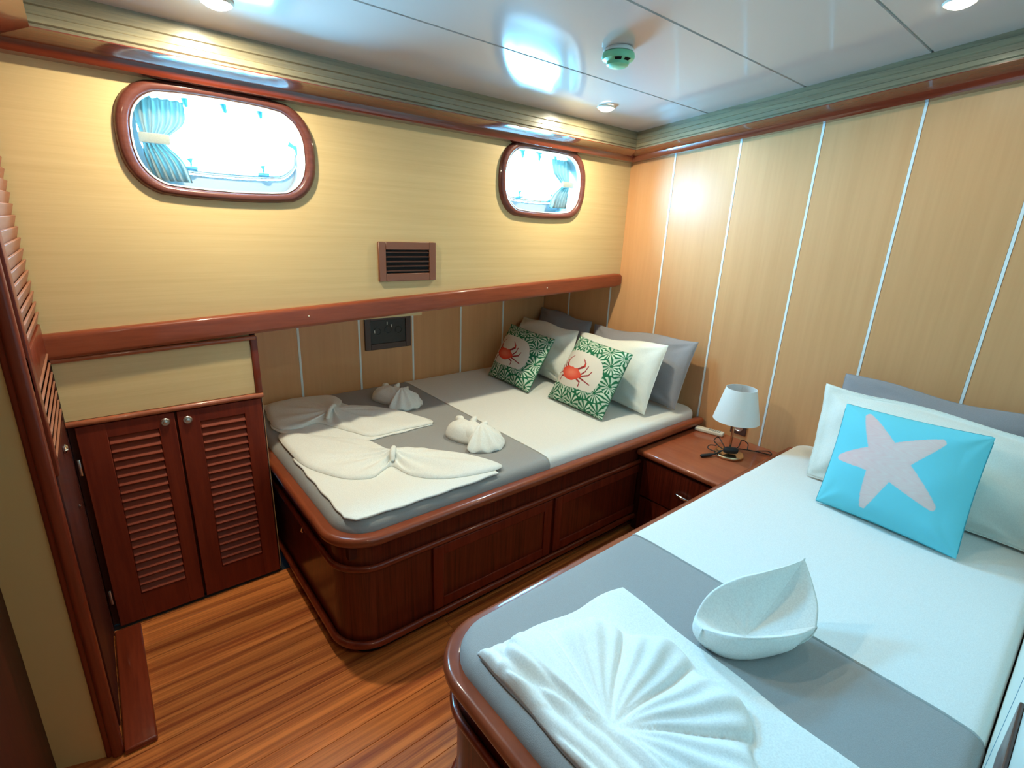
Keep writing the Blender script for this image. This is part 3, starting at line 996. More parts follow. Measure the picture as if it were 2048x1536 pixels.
def in_poly(u, v, poly):
    ins = np.zeros(u.shape, bool)
    n = len(poly)
    for i in range(n):
        x1, y1 = poly[i]; x2, y2 = poly[(i + 1) % n]
        c = ((y1 > v) != (y2 > v)) & (u < (x2 - x1) * (v - y1) / (y2 - y1 + 1e-12) + x1)
        ins ^= c
    return ins

def catmull(pts, closed=True, sub=8):
    out = []
    n = len(pts)
    rng = range(n) if closed else range(n - 1)
    for i in rng:
        p0 = pts[(i - 1) % n] if closed or i > 0 else pts[i]
        p1 = pts[i]; p2 = pts[(i + 1) % n]
        p3 = pts[(i + 2) % n] if closed or i + 2 < n else pts[-1]
        for k in range(sub):
            t = k / sub
            out.append(tuple(0.5 * (2 * b + (c - a) * t + (2 * a - 5 * b + 4 * c - d) * t * t + (3 * b - a - 3 * c + d) * t ** 3) for a, b, c, d in zip(p0, p1, p2, p3)))
    if not closed: out.append(tuple(pts[-1]))
    return out

def crab_paint(u, v):
    rnd = random.Random(4)
    col = np.zeros((u.size, 3), np.float32)
    dark = np.array([0.015, 0.145, 0.065]); light = np.array([0.62, 0.74, 0.60])
    # palm leaf rosettes
    cs = []
    g = 4.6
    for j in range(-1, 6):
        for i in range(-1, 6):
            cs.append(((i + 0.5 * (j % 2) + 0.3 + rnd.uniform(-.13, .13)) / g, (j + 0.5 + rnd.uniform(-.13, .13)) / g, rnd.uniform(0, 6.28)))
    best = np.full(u.shape, 9.0); sec = np.zeros(u.shape); ph = np.zeros(u.shape)
    for cx, cy, p in cs:
        dx, dy = u - cx, v - cy
        r = np.hypot(dx, dy * 1.05 + 0.02)
        th = np.arctan2(dy, dx)
        m = r < best
        sec = np.where(m, th, sec); ph = np.where(m, p, ph)
        best = np.where(m, r, best)
    frac = best * g
    s = np.sin((np.abs(np.mod(sec + 0.5 * PI, 2 * PI) - PI)) * 12 + 4.5 * frac)
    white = (s > -0.05) & (frac > 0.10) & (frac < 0.60)
    col[:] = dark
    col[white] = light
    shade = (0.85 + 0.25 * np.sin(23 * u + 17 * v))[:, None]
    col[white] *= np.clip(shade[white], 0.8, 1.0)
    # off-white window
    blob = catmull([(-.02, .33), (.15, .25), (.34, .235), (.6, .25), (.73, .32), (.81, .47), (.80, .62), (.73, .74), (.5, .765), (.26, .777), (.04, .71), (-.05, .52)])
    inb = in_poly(u, v, blob)
    col[inb] = (0.72, 0.68, 0.60)
    red = np.array([0.72, 0.045, 0.025]); deep = np.array([0.30, 0.03, 0.03])
    def stroke(pts, w0, w1, c):
        k = len(pts) - 1
        for i in range(k):
            wv = w0 + (w1 - w0) * (i + 0.5) / k
            d = seg_dist(u, v, pts[i], pts[i + 1])
            col[(d < wv)] = c
    for pts in ([(.14, .55), (.106, .552), (.05, .487)], [(.15, .52), (.125, .50), (.087, .415)], [(.16, .60), (.128, .592), (.045, .625)], [(.18, .65), (.15, .657), (.143, .725)],
                [(.48, .58), (.544, .503), (.556, .422)], [(.50, .59), (.62, .538), (.645, .475)], [(.49, .61), (.57, .628), (.69, .655)], [(.42, .63), (.52, .667), (.525, .728)]):
        stroke(pts, .013, .006, deep)
    stroke([(.22, .53), (.165, .48), (.145, .44)], .012, .016, deep)
    stroke([(.145, .44), (.137, .40)], .015, .012, red * 0.8)
    stroke([(.137, .40), (.17, .36), (.215, .33)], .011, .004, deep * 1.4)
    stroke([(.40, .51), (.45, .475), (.495, .436)], .013, .020, deep)
    stroke([(.495, .436), (.485, .392)], .014, .010, red * 0.8)
    stroke([(.485, .392), (.45, .36), (.42, .335)], .010, .004, deep * 1.4)
    body = catmull([(.10, .56), (.16, .505), (.215, .49), (.26, .50), (.30, .492), (.345, .505), (.40, .50), (.50, .565), (.505, .60), (.43, .655), (.36, .685), (.25, .675), (.18, .64)])
    inb = in_poly(u, v, body)
    rr = np.hypot((u - .31) / .2, (v - .575) / .1)
    base = np.stack([np.clip(0.86 - 0.14 * rr, 0, 1), np.clip(0.22 - 0.16 * rr, 0.03, 1), np.clip(0.13 - 0.10 * rr, 0.02, 1)], 1)
    col[inb] = base[inb]
    return col
crab_paint.back = (0.10, 0.22, 0.13)
crab_paint.seam = 'green_seam'
mat('green_seam', (0.03, 0.13, 0.08), rough=0.8)

def star_paint(u, v):
    col = np.zeros((u.size, 3), np.float32)
    col[:] = (0.16, 0.62, 0.72)
    tips = [(.208, .087), (.742, .175), (.80, .718), (.36, .907), (.096, .554)]
    c = (.44, .47)
    inb = np.zeros(u.shape, bool); ridge = np.full(u.shape, 9.0)
    asp = 0.80
    for t in tips:
        dx, dy = t[0] - c[0], (t[1] - c[1]) * asp
        L = math.hypot(dx, dy)
        du, dv = u - c[0], (v - c[1]) * asp
        q = np.clip((du * dx + dv * dy) / L / L, 0, 0.975)
        d = np.hypot(du - dx * q, dv - dy * q)
        wd = 0.092 * (1 - q) ** 0.75 + 0.021
        m = d < wd
        inb |= m
        ridge = np.where(m, np.minimum(ridge, d / wd), ridge)
    base = np.array([0.74, 0.62, 0.58])
    pink = np.array([0.74, 0.42, 0.42])
    f = np.clip(0.5 + 0.5 * np.sin(70 * u + 12 * np.sin(40 * v)) * np.sin(83 * v), 0, 1) * 0.35 + np.clip(0.6 - (u + 0.25 * v), 0, 0.5)
    colr = base + (pink - base) * np.clip(f, 0, 1)[:, None]
    rim = np.clip((ridge - 0.75) / 0.25, 0, 1)[:, None] * 0.35
    colr = colr * (1 - rim) + np.array([0.60, 0.48, 0.48]) * rim
    col[inb] = colr[inb]
    return col
star_paint.back = (0.16, 0.62, 0.72)
star_paint.seam = 'teal_seam'
mat('teal_seam', (0.05, 0.33, 0.40), rough=0.8)

# far berth, back row
pillow('pillow', (2.50, 2.22, .60), (2.44, 1.475, .60), (2.60, 2.26, .945), (2.585, 1.475, .975), 0.17, 'pillow_grey', 'grey pillow leaning on the bulkhead at the aisle side of the far berth', 'pillow', 'pillows on the far berth', seed=3, wr=0.009, pinch=0.02)
pillow('pillow', (2.50, 2.80, .60), (2.50, 2.27, .60), (2.60, 2.80, .985), (2.60, 2.29, .955), 0.15, 'pillow_grey', 'dark shaded grey pillow deep in the recess corner of the far berth', 'pillow', 'pillows on the far berth', seed=5, pinch=0.02)
pillow('pillow', (2.30, 2.20, .60), (2.225, 1.525, .60), (2.455, 2.25, .905), (2.43, 1.565, .955), 0.18, 'pillow_white', 'white pillow behind the cushion nearest the aisle on the far berth', 'pillow', 'pillows on the far berth', seed=8, wr=0.009, pinch=0.02)
pillow('pillow', (2.27, 2.77, .60), (2.235, 2.16, .60), (2.44, 2.82, .92), (2.40, 2.22, .922), 0.18, 'pillow_white', 'white pillow behind the recess-side cushion on the far berth', 'pillow', 'pillows on the far berth', seed=11, wr=0.010, pinch=0.02)
# crab cushions
pillow('cushion', (2.00, 2.055, .592), (1.975, 1.610, .592), (2.245, 2.06, .935), (2.215, 1.635, .915), 0.13, 'printed_fabric', 'square green palm-leaf cushion with a red crab, nearest the aisle', 'cushion', 'crab cushions on the far berth', res=230, seed=2, wr=0.002, pinch=0.03, paint=crab_paint)
pillow('cushion', (1.975, 2.62, .592), (1.945, 2.175, .592), (2.235, 2.71, .90), (2.205, 2.235, .885), 0.13, 'printed_fabric', 'green palm-leaf cushion with a red crab, on the recess side', 'cushion', 'crab cushions on the far berth', res=230, seed=6, wr=0.003, pinch=0.03, paint=crab_paint)
# near berth
pillow('pillow', (2.47, 0.72, .60), (2.47, 0.0, .60), (2.60, 0.735, .975), (2.60, 0.0, .965), 0.15, 'pillow_grey', 'grey pillow at the back of the near berth, behind the white one', 'pillow', 'pillows on the near berth', seed=13, pinch=0.02)
pillow('pillow', (2.235, 0.685, .592), (2.255, -0.035, .592), (2.45, 0.757, .945), (2.44, -0.035, .925), 0.17, 'pillow_white', 'white pillow with a flanged hem behind the starfish cushion', 'pillow', 'pillows on the near berth', seed=17, wr=0.009, pinch=0.015, flange=0.09)
pillow('cushion', (2.03, 0.570, .592), (2.005, 0.142, .592), (2.265, 0.612, .930), (2.235, 0.166, .950), 0.14, 'printed_fabric', 'turquoise cushion with a pale pink starfish on the near berth', 'cushion', None, res=200, seed=21, wr=0.003, pinch=0.03, paint=star_paint)

# ================================================================= TOWELS
def cloth_fan(bm, outline, c, z0, H, folds, amp, sub=8, rings=14, edge=0.010, phase=0.0, smooth_outline=True, knot=0.0, rmin=0.0, thick=0.012, inner_pow=1.0):
    """sheet star-shaped about c with radial folds; z0 = surface it lies on"""
    ol = catmull(outline, True, sub) if smooth_outline else outline
    n = len(ol)
    top = []; 
    for k in range(1, rings + 1):
        t = (k / rings)
        row = []
        for i, p in enumerate(ol):
            x = c[0] + (p[0] - c[0]) * t; y = c[1] + (p[1] - c[1]) * t
            th = math.atan2(p[1] - c[1], p[0] - c[0])
            f = math.sin(folds * th + phase + 0.6 * math.sin(3 * th))
            bell = math.sin(PI * min(1, t * 1.0)) ** 0.8
            e = min(1.0, (1 - t) / 0.10)
            e = math.sqrt(max(0, 1 - (1 - e) ** 2))
            z = z0 + thick * (0.35 + 0.65 * e) + H * math.exp(-(t / 0.35) ** 2) + amp * (0.5 + 0.5 * f) * bell * (1 - 0.4 * t) + knot * math.exp(-(t / 0.12) ** 2)
            row.append(bm.verts.new((x, y, z)))
        top.append(row)
    cv = bm.verts.new((c[0], c[1], z0 + thick + H + knot))
    for i in range(n):
        bm.faces.new((cv, top[0][i], top[0][(i + 1) % n]))
    for a, b in zip(top, top[1:]):
        for k in range(n):
            bm.faces.new((a[k], b[k], b[(k + 1) % n], a[(k + 1) % n]))
    low = [bm.verts.new((v.co.x, v.co.y, z0 + 0.0005)) for v in top[-1]]
    for k in range(n):
        bm.faces.new((top[-1][k], low[k], low[(k + 1) % n], top[-1][(k + 1) % n]))
    bm.faces.new(low)

def towel(name, label, group=None):
    return bmesh.new()
def fin(bm, name, label, group=None, m='towel_white'):
    o = bm_obj(name, bm, m, None, smooth=True, angle=0)
    return tag(o, label, 'towel', group)

def flat_towel(bm, poly, z0, th=0.008, sub=1):
    """flat folded cloth with softened rim"""
    n = len(poly)
    cx = sum(p[0] for p in poly) / n; cy = sum(p[1] for p in poly) / n
    def rg(ins, z): 
        out = []
        for p in poly:
            d = math.hypot(p[0] - cx, p[1] - cy)
            out.append(bm.verts.new((p[0] - (p[0] - cx) / d * ins, p[1] - (p[1] - cy) / d * ins, z)))
        return out
    R = [rg(0.001, z0), rg(0, z0 + th * 0.4), rg(0.001, z0 + th * 0.8), rg(0.005, z0 + th)]
    for a, b in zip(R, R[1:]):
        for k in range(n):
            bm.faces.new((a[k], a[(k + 1) % n], b[(k + 1) % n], b[k]))
    bm.faces.new(R[0][::-1]); bm.faces.new(R[-1])

def wavy(poly, step=0.03, amp=0.004, seed=0):
    rnd = random.Random(seed)
    out = []
    n = len(poly)
    for i in range(n):
        a, b = poly[i], poly[(i + 1) % n]
        L = math.hypot(b[0] - a[0], b[1] - a[1])
        k = max(1, int(L / step))
        for j in range(k):
            t = j / k
            w = amp * math.sin(j * 1.3 + rnd.uniform(-.5, .5)) if j else 0
            nx, ny = (b[1] - a[1]) / L, -(b[0] - a[0]) / L
            out.append((a[0] + (b[0] - a[0]) * t + nx * w, a[1] + (b[1] - a[1]) * t + ny * w))
    return out

Z1 = 0.5805
# far berth: near big towel (flat spread + bow on top)
bm = bmesh.new()
flat_towel(bm, wavy([(0.530, 2.05), (0.532, 1.50), (0.560, 1.462), (0.70, 1.452), (1.00, 1.452), (1.165, 1.455), (1.16, 1.60), (0.86, 1.80), (0.80, 2.02)], amp=0.003), Z1)
cloth_fan(bm, [(0.555, 2.33), (0.70, 2.20), (0.835, 2.06), (0.875, 1.93), (0.885, 1.86), (0.93, 1.885), (1.02, 1.82), (1.10, 1.72), (1.175, 1.62), (1.205, 1.485), (1.04, 1.50), (0.92, 1.555), (0.855, 1.64), (0.835, 1.745), (0.79, 1.735), (0.72, 1.70), (0.63, 1.76), (0.55, 1.93), (0.535, 2.10)],
          (0.862, 1.795), Z1 + 0.008, 0.018, 13, 0.016, knot=0.022)
add_tube(bm, catmull([(0.838, 1.752, Z1 + 0.030), (0.850, 1.775, Z1 + 0.055), (0.868, 1.800, Z1 + 0.062), (0.884, 1.838, Z1 + 0.045)], False, 5), [0.008, 0.009, 0.010, 0.011, 0.012, 0.013, 0.013, 0.013, 0.013, 0.012, 0.011, 0.011, 0.010, 0.010, 0.009, 0.008][:16], 10)
fin(bm, 'towel', 'large white towel twisted into a bow along the aisle edge of the far berth', 'bow-folded towels on the far berth')
# far big towel
bm = bmesh.new()
flat_towel(bm, wavy([(0.60, 2.79), (0.55, 2.45), (0.57, 2.36), (0.86, 2.055), (1.215, 2.065), (1.16, 2.28), (0.98, 2.50), (0.955, 2.66), (0.93, 2.78)], amp=0.004, seed=3), Z1, 0.007)
cloth_fan(bm, [(0.62, 2.775), (0.78, 2.80), (0.93, 2.76), (0.965, 2.64), (0.93, 2.54), (1.02, 2.49), (1.13, 2.36), (1.20, 2.20), (1.22, 2.075), (1.05, 2.075), (0.90, 2.08), (0.84, 2.18), (0.79, 2.29), (0.74, 2.38), (0.65, 2.36), (0.565, 2.41), (0.57, 2.58)],
          (0.845, 2.435), Z1 + 0.007, 0.016, 11, 0.016, phase=1.0, knot=0.022)
add_tube(bm, catmull([(0.79, 2.36, Z1 + 0.028), (0.815, 2.40, Z1 + 0.052), (0.845, 2.44, Z1 + 0.06), (0.875, 2.49, Z1 + 0.04)], False, 5), [0.008] + [0.011] * 14 + [0.008], 10)
fin(bm, 'towel', 'large white towel twisted into a bow at the recess side of the far berth', 'bow-folded towels on the far berth')

def animal_towel(pos, rot, scale, label, seed):
    """small towel folded into a plump creature: rolled body, fanned tail flap, two ears"""
    bm = bmesh.new()
    n = 36
    rnd = random.Random(seed)
    def lump(cx, cy, a, b, H, pw=2.4, zoff=0.0, fold=0.0, k=7):
        rings = []
        K = 9
        for j in range(K + 1):
            t = j / K
            ring = []
            for i in range(n):
                th = 2 * PI * i / n
                wob = 1 + 0.05 * math.sin(3 * th + seed) + 0.03 * math.sin(5 * th + 1)
                x = cx + a * wob * math.cos(th) * (1 - t) ** (1 / pw) if False else cx + a * wob * math.cos(th) * math.cos(t * PI / 2) ** 0.75
                y_ = cy + b * wob * math.sin(th) * math.cos(t * PI / 2) ** 0.75
                z = zoff + H * math.sin(t * PI / 2) ** 0.8 + fold * math.sin(k * th) * math.sin(PI * t)
                ring.append(bm.verts.new((x, y_, z)))
            rings.append(ring)
        for p, q in zip(rings[:-1], rings[1:-1]):
            for i in range(n):
                bm.faces.new((p[i], p[(i + 1) % n], q[(i + 1) % n], q[i]))
        top = rings[-2]
        c = bm.verts.new((cx, cy, zoff + H))
        for v_ in rings[-1]: bm.verts.remove(v_)
        for i in range(n):
            bm.faces.new((top[i], top[(i + 1) % n], c))
        bm.faces.new(rings[0][::-1])
    # body (long axis x), head at -x
    lump(-0.045, 0.0, 0.115, 0.070, 0.075, fold=0.004, k=6)
    lump(-0.02, 0.0, 0.100, 0.062, 0.062, zoff=0.012, fold=0.003, k=9)
    lump(0.055, 0.005, 0.075, 0.085, 0.060, zoff=0.0, fold=0.006, k=8)
    # tail flap draped over the side, pleated
    ol = [(0.005, 0.03), (0.07, 0.075), (0.125, 0.055), (0.150, 0.00), (0.145, -0.05), (0.110, -0.095), (0.060, -0.125), (0.035, -0.105), (0.01, -0.04)]
    ol = catmull(ol, True, 6)
    m_ = len(ol)
    rows = []
    for k in range(1, 11):
        t = k / 10
        row = []
        for p in ol:
            x = 0.03 + (p[0] - 0.03) * t; y_ = 0.0 + p[1] * t
            th = math.atan2(p[1], p[0] - 0.03)
            z = 0.078 * (1 - t ** 1.7) + 0.010 + 0.007 * math.sin(12 * th) * t
            row.append(bm.verts.new((x, y_, max(0.004, z))))
        rows.append(row)
    c = bm.verts.new((0.03, 0, 0.088))
    for i in range(m_): bm.faces.new((c, rows[0][i], rows[0][(i + 1) % m_]))
    for a, b in zip(rows, rows[1:]):
        for i in range(m_): bm.faces.new((a[i], b[i], b[(i + 1) % m_], a[(i + 1) % m_]))
    lo = [bm.verts.new((v_.co.x, v_.co.y, max(0.0, v_.co.z - 0.007))) for v_ in rows[-1]]
    for i in range(m_): bm.faces.new((rows[-1][i], lo[i], lo[(i + 1) % m_], rows[-1][(i + 1) % m_]))
    bm.faces.new(lo)
    # ears / snout
    for ex, ey, tx, ty, h, rr in ((-0.10, 0.035, -0.150, 0.060, 0.062, 0.018), (-0.055, 0.045, -0.060, 0.080, 0.078, 0.014), (0.0, 0.05, 0.005, 0.078, 0.070, 0.013)):
        add_tube(bm, [(ex, ey, 0.035), ((ex + tx) / 2, (ey + ty) / 2, 0.03 + h * 0.45), (tx * 0.9 + ex * 0.1, ty * 0.9 + ey * 0.1, h * 0.85), (tx, ty, h)], [rr, rr, rr * 0.8, rr * 0.35], 10)
    mt = Matrix.Translation(Vector(pos)) @ Matrix.Rotation(rot, 4, 'Z') @ Matrix.Scale(scale, 4)
    bmesh.ops.transform(bm, matrix=mt, verts=bm.verts)
    return fin(bm, 'towel', label, 'small towels folded as animals on the far berth')
animal_towel((1.285, 1.795, Z1), math.radians(-72), 1.05, 'small white towel folded as an animal, near the aisle on the grey blanket', 1)
animal_towel((1.225, 2.47, Z1), math.radians(-68), 1.05, 'small white towel folded as an animal, near the recess wall', 2)

# near berth: shell-pleated towel
Z2 = 0.5815
bm = bmesh.new()
nx, ny = 120, 150
c0 = (0.665, 0.440)
rows = []
for j in range(ny + 1):
    v_ = j / ny
    row = []
    for i in range(nx + 1):
        u_ = i / nx
        # far edge (v=1) is y 0.76..0.71, near edge y~0.10
        x = 0.562 + u_ * (0.445 + 0.02 * v_ - 0.02 * (1 - v_))
        yy = 0.060 + v_ * (0.700 - 0.055 * u_)
        dx, dy = x - c0[0], yy - c0[1]
        r = math.hypot(dx, dy)
        th = math.atan2(dy, dx)
        # fan of pleats on the +x side
        fan = 1.0 if abs(th - 0.15) < 1.75 else max(0.0, 1 - (abs(th - 0.15) - 1.75) / 0.35)
        rend = 0.285 + 0.018 * math.sin(th * 9.0)
        rr = r / rend
        lobe = abs(math.sin(th * 4.6 + 0.35)) ** 0.55
        if rr < 1:
            prof_ = min(1.0, rr / 0.75) ** 0.8 * (1 if rr < 0.80 else math.sqrt(max(0, 1 - ((rr - 0.80) / 0.20) ** 2)))
        else: prof_ = 0
        z = 0.009 + fan * prof_ * (0.006 + 0.030 * lobe)
        z += fan * 0.004 * math.sin(th * 27.6 + 2) * prof_
        # long straight folds beside the foot edge, bending round the gathered centre
        xs = x - 0.020 * math.exp(-((yy - 0.40) / 0.12) ** 2)
        lf = 1 / (1 + math.exp((xs - 0.655 + 0.02 * (yy - 0.44)) / 0.007))
        z += lf * (0.010 + 0.011 * abs(math.sin((xs - 0.562) * PI / 0.033 + 0.4)) ** 0.7) * (1 if v_ < 0.95 else (1 - v_) / 0.05 * 0.6 + 0.4)
        z += 0.0022 * math.sin(14 * x + 9 * yy) + 0.0015 * math.sin(31 * x - 23 * yy)
        e = min(u_ * nx, (1 - u_) * nx, v_ * ny, (1 - v_) * ny) / 3.0
        if e < 1: z = z * (0.45 + 0.55 * math.sqrt(max(0, 1 - (1 - e) ** 2)))
        # outline wobble
        xo = x + 0.004 * math.sin(yy * 22) * (u_) - 0.002 * math.sin(yy * 30) * (1 - u_)
        yo = yy + 0.006 * math.sin(x * 28) * v_
        row.append(bm.verts.new((xo, yo, Z2 + z)))
    rows.append(row)
for a, b in zip(rows, rows[1:]):
    for k in range(nx):
        bm.faces.new((a[k], a[k + 1], b[k + 1], b[k]))
bord = rows[0] + [r_[-1] for r_ in rows[1:]] + rows[-1][::-1][1:] + [r_[0] for r_ in rows[::-1][1:-1]]
lo = [bm.verts.new((v_.co.x, v_.co.y, Z2)) for v_ in bord]
nb = len(bord)
for k in range(nb):
    bm.faces.new((bord[k], lo[k], lo[(k + 1) % nb], bord[(k + 1) % nb]))
bm.faces.new(lo)
fin(bm, 'towel', 'large white towel pleated like a shell at the foot of the near berth')

# near berth: small towel folded into an open boat
bm = bmesh.new()
def bp(u, v, z):
    d = Vector(CR[0]) * (u - 1024) + Vector(CR[1]) * (v - 768) + Vector(CR[2]) * 1005.88
    t = (z - 1.55) / d.z
    return Vector((d.x * t, d.y * t, z))
rim = [(1.040, .488, .636), (1.012, .452, .640), (1.020, .400, .655), (1.050, .358, .662), (1.110, .320, .658), (1.185, .293, .648), (1.235, .280, .650), (1.285, .300, .672), (1.330, .338, .702), (1.352, .372, .738), (1.300, .392, .730), (1.240, .420, .722), (1.170, .462, .706), (1.105, .492, .672)]
base = [(1.035, .466, Z2), (1.025, .444, Z2), (1.032, .405, Z2), (1.055, .375, Z2), (1.100, .345, Z2), (1.155, .322, Z2), (1.195, .316, Z2), (1.228, .330, Z2), (1.245, .350, Z2), (1.250, .372, Z2), (1.225, .395, Z2), (1.190, .412, Z2), (1.135, .440, Z2), (1.080, .465, Z2)]
def sharp(pts, idx):
    out = []
    for i_, p in enumerate(pts):
        out.append(p)
        if i_ in idx: out.append(tuple(c_ + 1e-4 for c_ in p))
    return out
SH = (1, 6, 9)
rimc = catmull(sharp(rim, SH), True, 6); basec = catmull(sharp(base, SH), True, 6)
n = len(rimc)
K = 8
outer = []
cx_, cy_ = 1.16, 0.395
for k in range(K + 1):
    t = k / K
    row = []
    for i_, (r_, b_) in enumerate(zip(rimc, basec)):
        bul = math.sin(PI * t) * 0.010 + 0.0025 * math.sin(i_ * 0.55 + 3 * t) * math.sin(PI * t)
        x = b_[0] + (r_[0] - b_[0]) * t; yy = b_[1] + (r_[1] - b_[1]) * t
        d = math.hypot(x - cx_, yy - cy_)
        row.append(bm.verts.new((x + (x - cx_) / d * bul, yy + (yy - cy_) / d * bul, b_[2] + (r_[2] - b_[2]) * t)))
    outer.append(row)
inner = []
for k in range(0, K + 1):
    t = k / K
    row = []
    for i_, (r_, b_) in enumerate(zip(rimc, basec)):
        d = math.hypot(r_[0] - cx_, r_[1] - cy_)
        x0_ = r_[0] - (r_[0] - cx_) / d * 0.006; y0_ = r_[1] - (r_[1] - cy_) / d * 0.006
        x = x0_ + (1.125 - x0_) * t * 0.98; yy = y0_ + (0.392 - y0_) * t * 0.98
        zb = Z2 + 0.020
        cr_ = (0.009 * abs(math.sin(3.5 * math.atan2(yy - 0.392, x - 1.125) + 0.6)) ** 0.6 - 0.003) * math.sin(PI * t)
        row.append(bm.verts.new((x, yy, zb + (r_[2] - 0.001 - zb) * ((1 - t) ** 1.35) + cr_)))
    inner.append(row)
seq = outer + inner
for a, b in zip(seq, seq[1:]):
    for k in range(n):
        bm.faces.new((a[k], a[(k + 1) % n], b[(k + 1) % n], b[k]))
bm.faces.new(seq[-1]); bm.faces.new(seq[0][::-1])
fin(bm, 'towel', 'small white towel folded into an open boat on the near berth')

# ================================================================= NIGHTSTAND
ns = thing('nightstand', (2.37, 1.16, 0), 'mahogany bedside cabinet built in between the two berths', 'nightstand')
box('body', 2.085, 2.655, 0.892, 1.424, 0.0, 0.446, 'mahogany_dark', ns)
bm = bmesh.new()
add_box(bm, 2.050, 2.656, 0.890, 1.426, 0.447, 0.478, 0.013, 4)
bm_obj('top', bm, 'mahogany_top', ns, smooth=True)
dr = box('drawer', 2.068, 2.084, 0.93, 1.385, 0.225, 0.425, 'mahogany_veneer', ns, bevel=0.004)
bm = bmesh.new()
add_tube(bm, [(2.0675, 1.170, 0.332), (2.050, 1.168, 0.332), (2.046, 1.155, 0.331), (2.046, 1.115, 0.329), (2.050, 1.102, 0.328), (2.0675, 1.100, 0.328)], [0.004, 0.005, 0.007, 0.007, 0.005, 0.004], 10)
bm_obj('handle', bm, 'chrome', dr, smooth=True)
box('lower_door', 2.072, 2.084, 0.93, 1.385, 0.02, 0.215, 'mahogany_veneer', ns, bevel=0.004)
NT = 0.4785

# lamp
lx, ly = 2.385, 1.100
lamp = thing('table_lamp', (lx, ly, NT), 'small table lamp with white tapered shade on the bedside cabinet', 'lamp')
lathe('base', [(0.066, 0.0), (0.071, 0.003), (0.072, 0.011), (0.068, 0.016), (0.010, 0.018), (0.007, 0.024)], (lx, ly, NT), 'brass', lamp, 40)
lathe('pole', [(0.0062, 0.024), (0.0062, 0.20), (0.011, 0.202), (0.011, 0.235), (0.003, 0.237)], (lx, ly, NT), 'brass', lamp, 14)
bm = bmesh.new()
add_lathe(bm, [(0.110, 0.186), (0.1105, 0.185), (0.0715, 0.352), (0.0700, 0.352), (0.1085, 0.186)], (lx + 0.012, ly, NT + 0.008), 48, cap0=False, cap1=False)
sh = bm_obj('lamp_shade', bm, 'shade_white', lamp, smooth=True, angle=60)
bm = bmesh.new()
for k in range(3):
    a = k * 2 * PI / 3 + 0.4
    add_tube(bm, [(lx, ly, NT + 0.228), (lx + 0.012 + 0.0712 * math.cos(a), ly + 0.0712 * math.sin(a), NT + 0.352)], 0.0012, 6)
bm_obj('shade_carrier', bm, 'satin_metal', lamp, smooth=True)
# cord with its in-line switch and plug lying on the base
bm = bmesh.new()
cord = catmull([(2.36, 1.125, NT + 0.034), (2.39, 1.165, NT + 0.03), (2.44, 1.215, NT + 0.028), (2.50, 1.225, NT + 0.03), (2.49, 1.19, NT + 0.006), (2.44, 1.14, NT + 0.008), (2.47, 1.10, NT + 0.02), (2.53, 1.11, NT + 0.045), (2.55, 1.085, NT + 0.028), (2.52, 1.06, NT + 0.008), (2.60, 1.00, NT + 0.006), (2.57, 0.97, NT + 0.005), (2.53, 1.04, NT + 0.010), (2.46, 1.09, NT + 0.022)], False, 8)
add_tube(bm, cord, 0.0026, 8)
c2 = catmull([(2.352, 1.120, NT + 0.030), (2.330, 1.150, NT + 0.020), (2.335, 1.190, NT + 0.022), (2.365, 1.195, NT + 0.028), (2.372, 1.165, NT + 0.034)], False, 7)
add_tube(bm, c2, 0.0026, 8)
bm_obj('cord', bm, 'black_rubber', lamp, smooth=True)
bm = bmesh.new()
add_tube(bm, [(2.345, 1.110, NT + 0.038), (2.355, 1.100, NT + 0.038), (2.385, 1.070, NT + 0.038), (2.392, 1.063, NT + 0.036)], [0.012, 0.018, 0.018, 0.014], 12)
add_tube(bm, [(2.35, 1.118, NT + 0.030), (2.31, 1.135, NT + 0.014), (2.285, 1.150, NT + 0.010), (2.245, 1.168, NT + 0.009), (2.238, 1.171, NT + 0.009)], [0.004, 0.004, 0.009, 0.009, 0.004], 10)
bm_obj('switch', bm, 'black_rubber', lamp, smooth=True)

# remote control
mt = Matrix.Translation((2.585, 1.325, NT + 0.011)) @ Matrix.Rotation(math.radians(-76), 4, 'Z')
rm = thing('remote_control', (2.585, 1.325, NT), 'white remote control lying against the bulkhead on the bedside cabinet', 'remote')
box('body', -0.078, 0.078, -0.022, 0.022, -0.0105, 0.009, 'remote_white', rm, bevel=0.005, seg=3, mtx=mt)
for i in range(6):
    for j in range(3):
        bm = bmesh.new()
        add_box(bm, 0.0 + i * 0.011 - 0.003, 0.0 + i * 0.011 + 0.004, -0.014 + j * 0.011 - 0.001, -0.014 + j * 0.011 + 0.007, 0.009, 0.0105, mtx=mt)
        bm_obj('button', bm, 'ceiling_joint', rm)
for o in rm.children: pass

# wall socket
so = thing('power_socket', (XR - 0.004, 1.205, 0.52), 'brown round power socket on the bulkhead behind the lamp', 'socket')
box('plate', XR - 0.010, XR - 0.0005, 1.152, 1.240, 0.500, 0.592, 'dark_brown_plastic', so, bevel=0.003)
lathe('socket_cup', [(0.028, 0.0), (0.028, -0.003), (0.024, -0.003), (0.022, -0.001), (0.001, -0.001)], (XR - 0.0105, 1.196, 0.546), 'satin_metal', so, 28, 'x', cap0=False)
bm = bmesh.new()
for dy in (-0.0095, 0.0095):
    add_lathe(bm, [(0.001, 0), (0.0028, 0), (0.0028, -0.001), (0.001, -0.001)], (XR - 0.0117, 1.196 + dy, 0.546), 8, 'x')
bm_obj('pin_hole', bm, 'dark_gap', so)

